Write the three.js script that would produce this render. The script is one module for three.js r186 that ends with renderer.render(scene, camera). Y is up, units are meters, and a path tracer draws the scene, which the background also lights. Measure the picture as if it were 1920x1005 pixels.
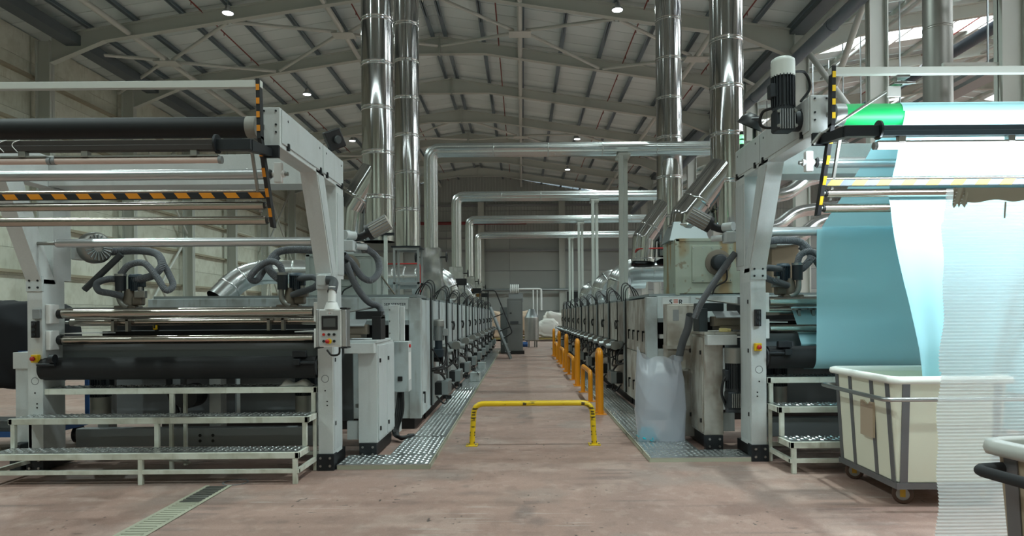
import * as THREE from 'three';
import { RoundedBoxGeometry } from 'three/addons/geometries/RoundedBoxGeometry.js';
import { mergeGeometries } from 'three/addons/utils/BufferGeometryUtils.js';
import { RectAreaLightUniformsLib } from 'three/addons/lights/RectAreaLightUniformsLib.js';

// ---------------------------------------------------------------- camera, sky, lights, exposure
const scene = new THREE.Scene();
const camera = new THREE.PerspectiveCamera(42.87, 1920 / 1005, 0.1, 200);
camera.position.set(0, 1.56, 0);
camera.rotation.set(0, 0, -0.008);
camera.setViewOffset(1920, 1005, -19, -88.5, 1920, 1005);       // shifted lens: verticals stay upright
const renderer = new THREE.WebGLRenderer({ antialias: true });
renderer.toneMapping = THREE.LinearToneMapping;
renderer.toneMappingExposure = 0.6;
renderer.shadowMap.enabled = true;
RectAreaLightUniformsLib.init();
scene.background = new THREE.Color().setRGB(15, 16, 16.6);      // bright overcast sky above the skylights
const HIGHBAY_CD = 400, BATTEN_L = 36, TUBE_L = 260;

// ---------------------------------------------------------------- helpers
let seed = 7;
const rnd = () => { seed = (seed * 1664525 + 1013904223) >>> 0; return seed / 4294967296; };
const V = (x, y, z) => new THREE.Vector3(x, y, z);
const used = {};
function numbered(n) { if (!(n in used)) { used[n] = 0; return n; } used[n]++; return n + '_' + String(used[n]).padStart(3, '0'); }
function tag(o, label, category, group, kind) {
  o.userData.label = label; o.userData.category = category;
  if (group) o.userData.group = group;
  if (kind) o.userData.kind = kind;
  return o;
}
function flat(g) { return g.index ? g.toNonIndexed() : g; }
function join(list) {
  if (!Array.isArray(list)) return list;
  if (list.length === 1) return list[0];
  return mergeGeometries(list.map((g) => { const f = flat(g); for (const k of Object.keys(f.attributes)) if (!['position', 'normal', 'uv'].includes(k)) f.deleteAttribute(k); f.morphAttributes = {}; return f; }), false);
}
function metric(g) {                                             // texture coordinates in metres, by the face's main direction
  g = flat(g);
  const p = g.attributes.position, n = g.attributes.normal, uv = new Float32Array(p.count * 2);
  for (let i = 0; i < p.count; i += 3) {
    let ax = 0, ay = 0, az = 0;
    for (let k = 0; k < 3; k++) { ax += Math.abs(n.getX(i + k)); ay += Math.abs(n.getY(i + k)); az += Math.abs(n.getZ(i + k)); }
    for (let k = 0; k < 3; k++) {
      const j = i + k, x = p.getX(j), y = p.getY(j), z = p.getZ(j);
      const a = ay >= ax && ay >= az ? [x, z] : ax >= az ? [z, y] : [x, y];
      uv[2 * j] = a[0]; uv[2 * j + 1] = a[1];
    }
  }
  g.setAttribute('uv', new THREE.BufferAttribute(uv, 2));
  return g;
}
function part(parent, name, geos, mat, opts = {}) {
  let g = join(geos);
  if ((mat.map || mat.bumpMap || mat.roughnessMap) && !opts.ownUv) g = metric(g);
  const m = new THREE.Mesh(g, mat);
  m.name = parent === scene ? numbered(name) : name;
  m.castShadow = m.receiveShadow = true;
  if (opts.label) m.userData.label = opts.label;
  if (opts.kind) m.userData.kind = opts.kind;
  parent.add(m);
  return m;
}
function parts(parent, name, geos, mat, opts) { for (const g of geos) part(parent, name, g, mat, opts); }
function thing(name, label, category, group, kind) {
  const o = new THREE.Group(); o.name = numbered(name); scene.add(o);
  return tag(o, label, category, group, kind);
}
function structure(name) { const o = new THREE.Group(); o.name = name; o.userData.kind = 'structure'; scene.add(o); return o; }
function copy(o, label, move) {
  const c = o.clone(); c.name = numbered(o.name.replace(/_\d{3}$/, '')); c.userData = { ...o.userData, label };
  scene.add(c); if (move) c.position.add(move); return c;
}
function B(x0, x1, y0, y1, z0, z1, r = 0) {
  const w = Math.abs(x1 - x0), h = Math.abs(y1 - y0), d = Math.abs(z1 - z0);
  const g = r ? new RoundedBoxGeometry(w, h, d, 1, Math.min(r, w * 0.45, h * 0.45, d * 0.45)) : new THREE.BoxGeometry(w, h, d);
  return g.translate((x0 + x1) / 2, (y0 + y1) / 2, (z0 + z1) / 2);
}
function C(a, b, r, seg = 18, r2 = r, open = false) {            // cylinder from a (radius r) to b (radius r2)
  const p = V(...a), q = V(...b), d = q.clone().sub(p), L = d.length();
  const g = new THREE.CylinderGeometry(r2, r, L, seg, 1, open).translate(0, L / 2, 0);
  return g.applyQuaternion(new THREE.Quaternion().setFromUnitVectors(V(0, 1, 0), d.normalize())).translate(p.x, p.y, p.z);
}
function T(pts, r, n = 40, rad = 10, closed = false) {
  return new THREE.TubeGeometry(new THREE.CatmullRomCurve3(pts.map((p) => V(...p)), closed, 'centripetal'), n, r, rad, closed);
}
function bent(pts, rad) {                                        // polyline with rounded corners, as points for T()
  const v = pts.map((p) => V(...p)), out = [v[0]];
  for (let i = 1; i < v.length - 1; i++) {
    const a = v[i - 1].clone().sub(v[i]), b = v[i + 1].clone().sub(v[i]);
    const k = Math.min(rad, a.length() * (i === 1 ? 0.95 : 0.49), b.length() * (i === v.length - 2 ? 0.95 : 0.49));
    a.setLength(k); b.setLength(k);
    const p0 = v[i].clone().add(a), p2 = v[i].clone().add(b);
    for (let t = 0; t <= 8; t++) { const s = t / 8; out.push(p0.clone().multiplyScalar((1 - s) ** 2).add(v[i].clone().multiplyScalar(2 * s * (1 - s))).add(p2.clone().multiplyScalar(s * s))); }
  }
  out.push(v[v.length - 1]);
  return out;
}
class Poly extends THREE.Curve {                                 // straight runs between points, evenly by index
  constructor(p) { super(); this.p = p; this.l = [0]; for (let i = 1; i < p.length; i++) this.l.push(this.l[i - 1] + p[i].distanceTo(p[i - 1])); }
  getPoint(t, o = new THREE.Vector3()) {
    const s = t * this.l[this.l.length - 1]; let i = 1;
    while (i < this.p.length - 1 && this.l[i] < s) i++;
    return o.copy(this.p[i - 1]).lerp(this.p[i], (s - this.l[i - 1]) / Math.max(1e-9, this.l[i] - this.l[i - 1]));
  }
}
function bentTube(pts, r, rad, n = 60, seg = 14) { return new THREE.TubeGeometry(new Poly(bent(pts, rad)), n, r, seg); }
function E(pts, depth, axis = 'z') {                             // polygon extruded, centred on its plane; axis 'x': pts are (z, y)
  const s = new THREE.Shape(pts.map((p) => new THREE.Vector2(p[0], p[1])));
  const g = new THREE.ExtrudeGeometry(s, { depth, bevelEnabled: false }).translate(0, 0, -depth / 2);
  if (axis === 'x') g.rotateY(-Math.PI / 2);                     // (a, b, c) -> (-c.., b, a)
  return g;
}
function lathe(profile, at, dir = [0, 1, 0], seg = 28) {
  const g = new THREE.LatheGeometry(profile.map((p) => new THREE.Vector2(p[0], p[1])), seg);
  return g.applyQuaternion(new THREE.Quaternion().setFromUnitVectors(V(0, 1, 0), V(...dir).normalize())).translate(...at);
}
function sheet(f, n, m) {                                        // surface from f(s, t) -> [x, y, z]
  const pos = [], uv = [], idx = [];
  for (let i = 0; i <= n; i++) for (let j = 0; j <= m; j++) { pos.push(...f(i / n, j / m)); uv.push(j / m, i / n); }
  for (let i = 0; i < n; i++) for (let j = 0; j < m; j++) { const a = i * (m + 1) + j, b = a + m + 1; idx.push(a, b, a + 1, b, b + 1, a + 1); }
  const g = new THREE.BufferGeometry();
  g.setAttribute('position', new THREE.Float32BufferAttribute(pos, 3)); g.setAttribute('uv', new THREE.Float32BufferAttribute(uv, 2));
  g.setIndex(idx); g.computeVertexNormals(); return g;
}
function faceted(g) { g = flat(g); g.computeVertexNormals(); return g; }
// a frame of reference of one machine: u outward from the aisle face, y up, w away from the camera
class Loc {
  constructor(sg, X0, z0, k = 1) { Object.assign(this, { sg, X0, z0, k }); }
  b(u0, u1, y0, y1, w0, w1, r = 0) { return B(this.sg * u0, this.sg * u1, y0, y1, -w0, -w1, r); }
  p(a) { return [this.sg * a[0], a[1], -a[2]]; }
  c(a, b, r, seg, r2, open) { return C(this.p(a), this.p(b), r, seg, r2, open); }
  t(pts, r, n, rad) { return T(pts.map((p) => this.p(p)), r, n, rad); }
  bt(pts, r, rad, n, seg) { return bentTube(pts.map((p) => this.p(p)), r, rad, n, seg); }
  e(pts, u0, u1) { return E(pts.map((p) => [-p[0], p[1]]), Math.abs(u1 - u0), 'x').translate(this.sg * (u0 + u1) / 2, 0, 0); }
  l(profile, at, dir, seg) { return lathe(profile, this.p(at), this.p(dir), seg); }
  thing(name, label, category, group) { const o = thing(name, label, category, group); o.position.set(this.X0, 0, -this.z0); o.scale.setScalar(this.k); return o; }
}

// ---------------------------------------------------------------- textures
function hash(x, y, s) { let h = (x * 374761393 + y * 668265263 + s * 1274126177) | 0; h = Math.imul(h ^ (h >>> 13), 1274126177); return ((h ^ (h >>> 16)) >>> 0) / 4294967296; }
function vnoise(x, y, per, s) {
  const xi = Math.floor(x), yi = Math.floor(y), fx = x - xi, fy = y - yi, u = fx * fx * (3 - 2 * fx), v = fy * fy * (3 - 2 * fy);
  const w = (a, b) => hash(((a % per) + per) % per, ((b % per) + per) % per, s);
  return (w(xi, yi) * (1 - u) + w(xi + 1, yi) * u) * (1 - v) + (w(xi, yi + 1) * (1 - u) + w(xi + 1, yi + 1) * u) * v;
}
function fbm(u, v, per, s, oct = 4) { let a = 0.5, t = 0, n = 0; for (let i = 0; i < oct; i++) { t += a * vnoise(u * per, v * per, per, s + i); n += a; a *= 0.5; per *= 2; } return t / n; }
function tex(size, fn, metres, srgb = true) {
  const d = new Uint8Array(size * size * 4);
  for (let j = 0; j < size; j++) for (let i = 0; i < size; i++) {
    const c = fn(i / size, j / size), o = (j * size + i) * 4;
    d[o] = Math.max(0, Math.min(255, c[0])); d[o + 1] = Math.max(0, Math.min(255, c[1])); d[o + 2] = Math.max(0, Math.min(255, c[2])); d[o + 3] = 255;
  }
  const t = new THREE.DataTexture(d, size, size, THREE.RGBAFormat);
  t.wrapS = t.wrapT = THREE.RepeatWrapping; t.magFilter = THREE.LinearFilter; t.minFilter = THREE.LinearMipmapLinearFilter; t.generateMipmaps = true;
  t.repeat.set(1 / metres, 1 / metres); if (srgb) t.colorSpace = THREE.SRGBColorSpace; t.needsUpdate = true;
  return t;
}
const mixc = (a, b, t) => [a[0] + (b[0] - a[0]) * t, a[1] + (b[1] - a[1]) * t, a[2] + (b[2] - a[2]) * t];
const step = (a, b, x) => { const t = Math.max(0, Math.min(1, (x - a) / (b - a))); return t * t * (3 - 2 * t); };
// painted, scuffed concrete: worn pink-brown coat, grey worn patches, streaks along the traffic direction, specks
const floorTex = tex(1024, (u, v) => {
  let c = mixc([168, 138, 126], [150, 122, 112], fbm(u, v, 5, 1, 5));
  c = mixc(c, [148, 134, 127], 0.6 * step(0.5, 0.72, fbm(u, v, 7, 21, 5)));
  c = mixc(c, [180, 155, 144], 0.6 * step(0.55, 0.75, fbm(u, v * 0.999, 11, 41, 5)));
  const st = vnoise(u * 6, v * 90, 90, 61) * vnoise(u * 12, v * 12, 12, 62);
  c = mixc(c, [116, 99, 94], 0.45 * step(0.38, 0.7, st));
  c = mixc(c, [186, 173, 165], 0.5 * step(0.78, 0.9, vnoise(u * 14, v * 220, 220, 71)) * step(0.5, 0.7, fbm(u, v, 8, 73, 3)));
  c = mixc(c, [92, 84, 84], 0.4 * step(0.76, 0.9, fbm(u, v, 10, 91, 4)));
  c = mixc(c, [128, 106, 98], 0.28 * step(0.56, 0.76, fbm(u, v, 48, 111, 3)));
  c = mixc(c, [188, 166, 155], 0.25 * step(0.6, 0.78, fbm(u, v, 64, 121, 3)));
  c = mixc(c, [60, 52, 50], 0.8 * step(0.9, 0.96, vnoise(u * 128, v * 128, 128, 131)) * step(0.6, 0.7, vnoise(u * 9, v * 9, 9, 133)));
  const g = (hash(Math.floor(u * 1024), Math.floor(v * 1024), 5) - 0.5) * 16;
  return [c[0] + g, c[1] + g, c[2] + g];
}, 5.2);
const floorRough = tex(512, (u, v) => { const r = 105 + 90 * fbm(u, v, 8, 33, 4); return [r, r, r]; }, 3.1, false);
function grimeTex(base, dirt, amount, metres, s, stretch = 1) {
  return tex(256, (u, v) => {
    let c = mixc(base, dirt, amount * step(0.35, 0.85, fbm(u, v, 6, s, 4)));
    c = mixc(c, dirt, amount * 0.9 * step(0.66, 0.9, vnoise(u * 40, v * 5, 40, s + 9) * 0.6 + 0.5 * fbm(u, v, 8, s + 17, 3)));
    const g = (hash(Math.floor(u * 256), Math.floor(v * 256), s) - 0.5) * 5;
    return [c[0] + g, c[1] + g, c[2] + g];
  }, metres);
}
// raised lens-shaped treads, two directions, on a plain plate
const treadH = (u, v) => {
  let h = 0;
  for (const [cx, cy, a] of [[0.25, 0.25, 1], [0.75, 0.75, 1], [0.75, 0.25, -1], [0.25, 0.75, -1]]) {
    const dx = u - cx, dy = v - cy, p = (dx + a * dy) * 0.7071, q = (dx - a * dy) * 0.7071;
    h = Math.max(h, 1 - (p / 0.25) ** 2 - (q / 0.085) ** 2);
  }
  return Math.max(0, h);
};
const treadBump = tex(128, (u, v) => { const h = 255 * Math.sqrt(treadH(u, v)); return [h, h, h]; }, 0.11, false);
const ribBump = tex(64, (u) => { const h = 127 + 127 * Math.sin(u * 2 * Math.PI); return [h, h, h]; }, 0.3, false);
const hoseBump = tex(64, (u) => { const h = 127 + 127 * Math.sin(u * 2 * Math.PI); return [h, h, h]; }, 1, false);
const brushed = tex(256, (u, v) => { const r = 70 + 60 * vnoise(u * 4, v * 128, 128, 5) + 30 * fbm(u, v, 6, 8, 3); return [r, r, r]; }, 0.8, false);
const rustTex = tex(512, (u, v) => {
  let c = mixc([164, 172, 158], [146, 154, 138], fbm(u, v, 5, 301, 4));
  const run = step(0.6, 0.8, vnoise(u * 16, v * 2, 16, 305) * 0.75 + 0.35 * fbm(u, v, 8, 311, 3));
  c = mixc(c, [140, 108, 66], 0.7 * run);
  c = mixc(c, [96, 70, 44], 0.45 * step(0.72, 0.82, fbm(u, v, 12, 321, 4)));
  return c;
}, 1.7);

// ---------------------------------------------------------------- materials
const std = (color, roughness = 0.5, metalness = 0, o = {}) => new THREE.MeshStandardMaterial({ color, roughness, metalness, ...o });
const phy = (o) => new THREE.MeshPhysicalMaterial(o);
const M = {
  floor: std(0xffffff, 1, 0, { map: floorTex, roughnessMap: floorRough }),
  pit: std(0x3a3634, 0.9),
  roof: [0, 1, 2].map((i) => std([0xcfdcdb, 0xc8d5d4, 0xd6e2e1][i], 0.7)),
  steelGrey: std(0xbcc2bb, 0.55), purlin: std(0x6d7c84, 0.5, 0.1), gutter: std(0x5d676c, 0.6),
  sprinkler: std(0x7e3b35, 0.5), tube: std(0xc4c8c2, 0.5),
  wall: [0, 1, 2].map((i) => std(0xffffff, 0.75, 0, { map: grimeTex([[214, 219, 205], [207, 212, 198], [219, 223, 210]][i], [176, 178, 160], 0.4, 2.3, 400 + 30 * i) })),
  back: [0, 1].map((i) => std([0xa4aaa6, 0x9ba19e][i], 0.7)), gable: std(0x9da39f, 0.7, 0, { bumpMap: ribBump, bumpScale: 0.03 }),
  girt: std(0xa39d88, 0.6), redPipe: std(0x7f2f30, 0.5),
  glass: phy({ color: 0xffffff, roughness: 0.25, transmission: 1, thickness: 0, ior: 1.45 }),
  paint: std(0xffffff, 0.42, 0, { map: grimeTex([200, 205, 204], [178, 182, 180], 0.35, 1.9, 11) }),
  paintB: std(0xffffff, 0.45, 0, { map: grimeTex([190, 196, 196], [170, 174, 172], 0.35, 1.7, 51) }),
  dirty: [0, 1, 2].map((i) => std(0xffffff, 0.5, 0.1, { map: grimeTex([[176, 174, 166], [168, 165, 157], [181, 180, 172]][i], [116, 104, 90], 0.75, 1.5, 131 + 40 * i) })),
  clean: [0, 1].map((i) => std(0xffffff, 0.45, 0, { map: grimeTex([[186, 196, 196], [178, 188, 189]][i], [138, 138, 132], 0.6, 1.5, 221 + 30 * i) })),
  plate: std(0x7b8083, 0.5, 0.2), midGrey: std(0x85898a, 0.55), darkGrey: std(0x3c4042, 0.6), recess: std(0x191a1b, 0.8),
  black: std(0x121315, 0.45), rubber: std(0x0c0e11, 0.7), fabricBlack: std(0x080b0e, 0.6), cable: std(0x101112, 0.5), blackSteel: std(0x23272b, 0.45, 0.3),
  chrome: std(0xb3aca2, 0.2, 1), tubeWhite: std(0xc7cacb, 0.28, 0.75), steel: std(0xa9aaa8, 0.32, 1), stainless: std(0xc2c3c3, 0.1, 1),
  steelDull: std(0x94948f, 0.45, 0.9), brushedSteel: std(0xb2b2ae, 1, 1, { roughnessMap: brushed }),
  clad: std(0xcfd2d2, 0.24, 1), cladRib: std(0xc9cccb, 0.26, 1), alu: std(0xb9bcbd, 0.35, 0.9), galv: std(0x9aa2a3, 0.45, 0.8),
  tread: std(0xc8cccc, 0.27, 0.9, { bumpMap: treadBump, bumpScale: 0.008 }), treadPlate: std(0xc8cccc, 0.27, 0.9),
  cream: std(0xffffff, 0.55, 0, { map: grimeTex([212, 215, 204], [158, 156, 138], 0.5, 0.9, 501) }), edge: std(0xaaaa96, 0.6),
  hose: std(0x6b7075, 0.55, 0, { bumpMap: hoseBump, bumpScale: 0.006 }), motorTeal: std(0x27333c, 0.45, 0.2), casting: std(0x6f675b, 0.6, 0.4),
  motorDark: std(0x2a2f33, 0.5, 0.3), motorCap: std(0xc3c9c3, 0.4), motorSilver: std(0x9ba0a0, 0.4, 0.6),
  yellow: std(0xd9b614, 0.35), amber: std(0xdf8e12, 0.32), tapeOrange: std(0xd98a16, 0.5), tapeYellow: std(0xe2bb22, 0.5), tapeBlack: std(0x1b1d20, 0.55), tapeGrey: std(0x59646c, 0.55),
  red: std(0xb3221c, 0.4), eYellow: std(0xe2b90c, 0.45), green: std(0x0fa055, 0.5),
  diffuserOff: std(0xcdb9b0, 0.4), rust: std(0xffffff, 0.6, 0.1, { map: rustTex }),
  cloth: phy({ color: 0xa8dde6, roughness: 0.85, transmission: 0.22, thickness: 0, side: THREE.DoubleSide, sheen: 0.2 }),
  tub: std(0xe8e9d6, 0.45), tubRim: std(0xebece4, 0.4), tubBand: std(0x77787b, 0.5, 0.6), pocket: std(0xb7a58f, 0.5), tubOld: std(0xa79a84, 0.55), tubOldRim: std(0xb8b9b4, 0.45),
  board: phy({ color: 0xf8fcfd, roughness: 0.5, transmission: 0.48, thickness: 0, side: THREE.DoubleSide }),
  bag: phy({ color: 0xdfe3ea, roughness: 0.32, transmission: 0.68, thickness: 0, side: THREE.DoubleSide }), lint: std(0x23aebf, 0.95),
  tape: std(0x8f8878, 0.6), wood: std(0x9a8a55, 0.7), linen: std(0xd9d8d2, 0.85), linenWarm: std(0xcbb49c, 0.85), screen: std(0x4a4d4c, 0.25),
  blue: std(0x1f4d86, 0.5), charcoal: std(0x14171c, 0.9), foam: std(0x2b2c2e, 0.9), caster: std(0x4a3428, 0.6), sponge: std(0xd6c98a, 0.9), white: std(0xe4e6e4, 0.4),
};
M.boxSteel = std(0xbfc0bd, 0.24, 0.95, { bumpMap: tex(128, (u, v) => { const h = 255 * fbm(u, v, 3, 611, 2); return [h, h, h]; }, 0.9, false), bumpScale: 0.05 });
M.paint.side = M.paintB.side = THREE.DoubleSide;
function glow(color, k) { return new THREE.MeshStandardMaterial({ color: 0xffffff, emissive: color, emissiveIntensity: k, roughness: 0.5 }); }
M.lampGlow = glow(0xf4faff, 14); M.tubeGlow = glow(0xf2fbff, 9); M.battenGlow = glow(0xf6fbff, 6); M.greenGlow = glow(0x2dff7a, 2.2);
function print(w, h, draw) {
  const c = document.createElement('canvas'); c.width = w; c.height = h; const x = c.getContext('2d'); draw(x, w, h);
  const t = new THREE.CanvasTexture(c); t.colorSpace = THREE.SRGBColorSpace; return t;
}
function decal(parent, name, w, h, mat, at, turn = 0) { const m = part(parent, name, new THREE.PlaneGeometry(w, h), mat, { ownUv: true }); m.position.set(...at); m.rotation.y = turn; return m; }
function drawLogo(x, cx, cy, s) {                                // dark S and R round a red barred E
  x.font = 'bold ' + s + 'px sans-serif'; x.textAlign = 'center'; x.textBaseline = 'middle';
  x.fillStyle = '#20252c'; x.fillText('S', cx - s * 0.7, cy); x.fillText('R', cx + s * 0.7, cy);
  x.fillStyle = '#c9513a'; for (const k of [-1, 0, 1]) x.fillRect(cx - s * 0.31, cy + k * s * 0.29 - s * 0.075, s * 0.62, s * 0.15);
}
const logoMat = std(0xffffff, 0.5, 0, { map: print(512, 192, (x, w, h) => { x.fillStyle = '#c9cecd'; x.fillRect(0, 0, w, h); x.strokeStyle = '#8f9697'; x.lineWidth = 4; x.strokeRect(8, 8, w - 16, h - 16); drawLogo(x, w / 2, h / 2, 130); }) });
const stenterMat = std(0xffffff, 0.5, 0, { map: print(512, 192, (x, w, h) => { x.fillStyle = '#bfc6c6'; x.fillRect(0, 0, w, h); x.strokeStyle = '#8f9697'; x.lineWidth = 4; x.strokeRect(8, 8, w - 16, h - 16); x.fillStyle = '#20252c'; x.font = 'bold 66px sans-serif'; x.textAlign = 'center'; x.textBaseline = 'middle'; x.fillText('SER STENTER', w / 2, h / 2); }) });
const smallLogo = std(0xffffff, 0.5, 0, { map: print(256, 96, (x, w, h) => { x.fillStyle = '#c3c6c4'; x.fillRect(0, 0, w, h); drawLogo(x, w / 2, h / 2, 60); }) });

// ---------------------------------------------------------------- the hall
const RIDGE = -4, EAVE_L = -19.5, EAVE_R = 11.5, RIDGE_R = 27, EAVE_R2 = 42.5, BACK = -68, FRONT = 17;
const roofY = (x) => x <= EAVE_R ? 15.45 - 0.15 * Math.abs(x - RIDGE) : 15.45 - 0.15 * Math.abs(x - RIDGE_R);
const frameZ = []; for (let k = -7; k <= 6; k++) frameZ.push(-(28 + 6 * k));

{ // floor: cast slabs with open joints, over a dark bed
  const f = structure('floor');
  part(f, 'slab_bed', B(-20.4, 43, -0.3, -0.12, FRONT, BACK), M.pit);
  const zs = [FRONT, -2, -8.25, -18.8, -30, -41, -53, BACK], xs = [-20.2, -6.2, 6.6, 11.8, 27, 42.8];
  for (let i = 0; i + 1 < zs.length; i++) for (let j = 0; j + 1 < xs.length; j++)
    part(f, 'floor_slab', B(xs[j] + 0.004, xs[j + 1] - 0.004, -0.12, 0, zs[i] - 0.004, zs[i + 1] + 0.004), M.floor);
}
function rafter(xr, xc) {                                        // tapered I-beam from ridge xr to column xc
  const s = Math.sign(xc - xr), yt = (x) => 15.45 - 0.15 * Math.abs(x - xr), end = Math.abs(xc - xr);
  const top = [], bot = [];
  for (const d of [0, 2.2, end - 2.5, end - 0.3]) {
    const x = xr + s * d; top.push([x, yt(x)]);
    bot.push([x, d === 0 ? 14.57 : d > end - 1 ? yt(x) - 1.15 : yt(x) - (d === 2.2 ? 0.55 : 0.58)]);
  }
  bot[1][1] = 14.57;
  const strip = (p, t) => [...p, ...p.slice().reverse().map((q) => [q[0], q[1] + t])];
  const fix = (poly) => s > 0 ? poly : poly.slice().reverse();
  return [E(fix([...bot, ...top.slice().reverse()]), 0.03), E(fix(strip(bot, 0.04)), 0.28), E(fix(strip(top.map((q) => [q[0], q[1] - 0.04]), 0.04)), 0.28)];
}
function columnGeo(x) { return [B(x - 0.3, x + 0.3, 0, 12.95, -0.015, 0.015), B(x - 0.3, x - 0.26, 0, 12.95, -0.15, 0.15), B(x + 0.26, x + 0.3, 0, 12.95, -0.15, 0.15), B(x - 0.4, x + 0.4, 0, 0.03, -0.25, 0.25)]; }
function roofHalf(c, xa, xb, windows) {                          // panels one metre wide between xa and xb, purlins below them
  const n = Math.round(FRONT - BACK);
  for (let i = 0; i < n;) {
    const z = FRONT - i, d = -z, near = d > 22;
    const wdt = near ? 1 : Math.min(4, n - i);
    const holes = windows && [[5.5, 7.5], [17.5, 19.5], [29.5, 31.5], [41.5, 43.5], [53.5, 55.5]].find(([a, b]) => d + wdt > a && d < b);
    const seg = holes ? [[xa, xa + (xb - xa) * 0.1], [xa + (xb - xa) * 0.82, xb]] : [[xa, xb]];
    for (const [p, q] of seg) {
      const y = (x) => roofY(p > EAVE_R || q > EAVE_R ? Math.max(x, EAVE_R + 1e-6) : x) + 0.22;
      part(c, 'roof_panel', E([[Math.min(p, q), y(Math.min(p, q))], [Math.max(p, q), y(Math.max(p, q))], [Math.max(p, q), y(Math.max(p, q)) + 0.08], [Math.min(p, q), y(Math.min(p, q)) + 0.08]], wdt - 0.03).translate(0, 0, z - wdt / 2), M.roof[(i * 7 + (xa > 0 ? 1 : 0)) % 3]);
    }
    i += wdt;
  }
}
const CL = structure('ceiling');
{
  roofHalf(CL, RIDGE, EAVE_L - 1.1); roofHalf(CL, RIDGE, EAVE_R);
  part(CL, 'roof_backing', [E([[EAVE_L - 1.1, roofY(EAVE_L - 1.1) + 0.31], [RIDGE, 15.77], [RIDGE, 15.85], [EAVE_L - 1.1, roofY(EAVE_L - 1.1) + 0.39]], FRONT - BACK), E([[RIDGE, 15.77], [EAVE_R, roofY(EAVE_R) + 0.31], [EAVE_R, roofY(EAVE_R) + 0.39], [RIDGE, 15.85]], FRONT - BACK)].map((g) => g.translate(0, 0, (FRONT + BACK) / 2)), M.gutter);
  const rl = join(rafter(RIDGE, EAVE_L)), rr = join(rafter(RIDGE, EAVE_R));
  for (const z of frameZ) { part(CL, 'rafter', rl, M.steelGrey).position.z = z; part(CL, 'rafter', rr, M.steelGrey).position.z = z; part(CL, 'ridge_plate', B(RIDGE - 0.02, RIDGE + 0.02, 14.5, 15.5, z - 0.16, z + 0.16), M.steelGrey); }
  const purlin = join([B(-0.02, 0.02, 0, 0.2, FRONT, BACK), B(-0.1, 0.1, 0, 0.02, FRONT, BACK)]);
  for (const dx of [0.32, 2.2, 4.1, 6.0, 7.9, 9.8, 11.7, 13.6, 15.1]) for (const s of [-1, 1]) part(CL, 'purlin', purlin, M.purlin).position.set(RIDGE + s * dx, roofY(RIDGE + dx * s), 0);
  for (const x of [-1.05, 5.1, -7.2, -13, 9.0]) { const p = part(CL, 'sprinkler_pipe', C([0, 0, FRONT - 1], [0, 0, BACK + 0.5], 0.03, 8), M.sprinkler); p.position.set(x, roofY(x) - 0.02, 0); for (let d = 24; d < 60; d += 3) part(p, 'sprinkler_head', C([0, 0, -d], [0, -0.14, -d], 0.018, 6), M.sprinkler); }
  for (const x of [-16, -8, 0, 8]) {
    const y = roofY(x) - 0.42;
    part(CL, 'strut_tube', C([x, y, FRONT], [x, y, BACK], 0.115, 14), M.tube);
    for (const zb of [-31, -49]) {                                // cross bracing round a node plate on the strut
      part(CL, 'node_plate', B(x - 0.5, x + 0.5, y - 0.13, y - 0.1, zb - 0.35, zb + 0.35), M.tube);
      for (const sx of [-1, 1]) for (const sz of [-1, 1]) { const x2 = x + sx * 3.9; part(CL, 'brace', C([x + sx * 0.3, y, zb + sz * 0.15], [x2, roofY(Math.max(-19, Math.min(11, x2))) - 0.5, zb + sz * 2.8], 0.075, 10), M.tube); }
    }
  }
  part(CL, 'eaves_gutter', B(-18.6, -18.0, 12.75, 13.15, FRONT, BACK), M.gutter);
  part(CL, 'valley_gutter', [B(11.05, 11.95, 12.98, 13.02, FRONT, BACK), B(11.05, 11.1, 13, 13.4, FRONT, BACK), B(11.9, 11.95, 13, 13.4, FRONT, BACK)], M.gutter);
}
{ // the neighbouring bay, open to this one, with skylight strips
  const c = structure('ceiling_right');
  roofHalf(c, EAVE_R + 0.001, RIDGE_R, true); roofHalf(c, EAVE_R2 + 0.6, RIDGE_R, true);
  const rl = join(rafter(RIDGE_R, EAVE_R)), rr = join(rafter(RIDGE_R, EAVE_R2));
  for (const z of frameZ) { part(c, 'rafter', rl, M.steelGrey).position.z = z; part(c, 'rafter', rr, M.steelGrey).position.z = z; }
  const purlin = B(-0.035, 0.035, 0, 0.2, FRONT, BACK);
  for (const dx of [0.3, 2.2, 4.1, 6.0, 7.9, 9.8, 11.7, 13.6]) for (const s of [-1, 1]) part(c, 'purlin', purlin, M.steelGrey).position.set(RIDGE_R + s * dx, roofY(RIDGE_R + dx * s), 0);
  for (const x of [15.5, 20]) part(c, 'sprinkler_pipe', C([x, roofY(x) - 0.05, FRONT], [x, roofY(x) - 0.05, BACK], 0.035, 8), M.sprinkler);
  for (const x of [15, 23]) part(c, 'strut_tube', C([x, roofY(x) - 0.42, FRONT], [x, roofY(x) - 0.42, BACK], 0.085, 12), M.tube);
  let n = 1;
  for (const [a, b] of [[5, 9], [17, 21], [29, 32], [41, 44], [53, 56]]) for (const [p, q] of [[EAVE_R + 1.2, RIDGE_R - 2.4], [RIDGE_R + 2.4, EAVE_R2 - 1]]) {
    const w = structure('window_' + n++);
    part(w, 'pane', E([[p, roofY(p) + 0.24], [q, roofY(q) + 0.24], [q, roofY(q) + 0.25], [p, roofY(p) + 0.25]], b - a + 0.4).translate(0, 0, -(a + b) / 2), M.glass);
    part(w, 'window_frame', [-1, 1].map((s) => E([[p, roofY(p) + 0.18], [q, roofY(q) + 0.18], [q, roofY(q) + 0.3], [p, roofY(p) + 0.3]], 0.06).translate(0, 0, -(a + b) / 2 + s * (b - a) / 2)), M.steelGrey);
  }
}
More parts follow.
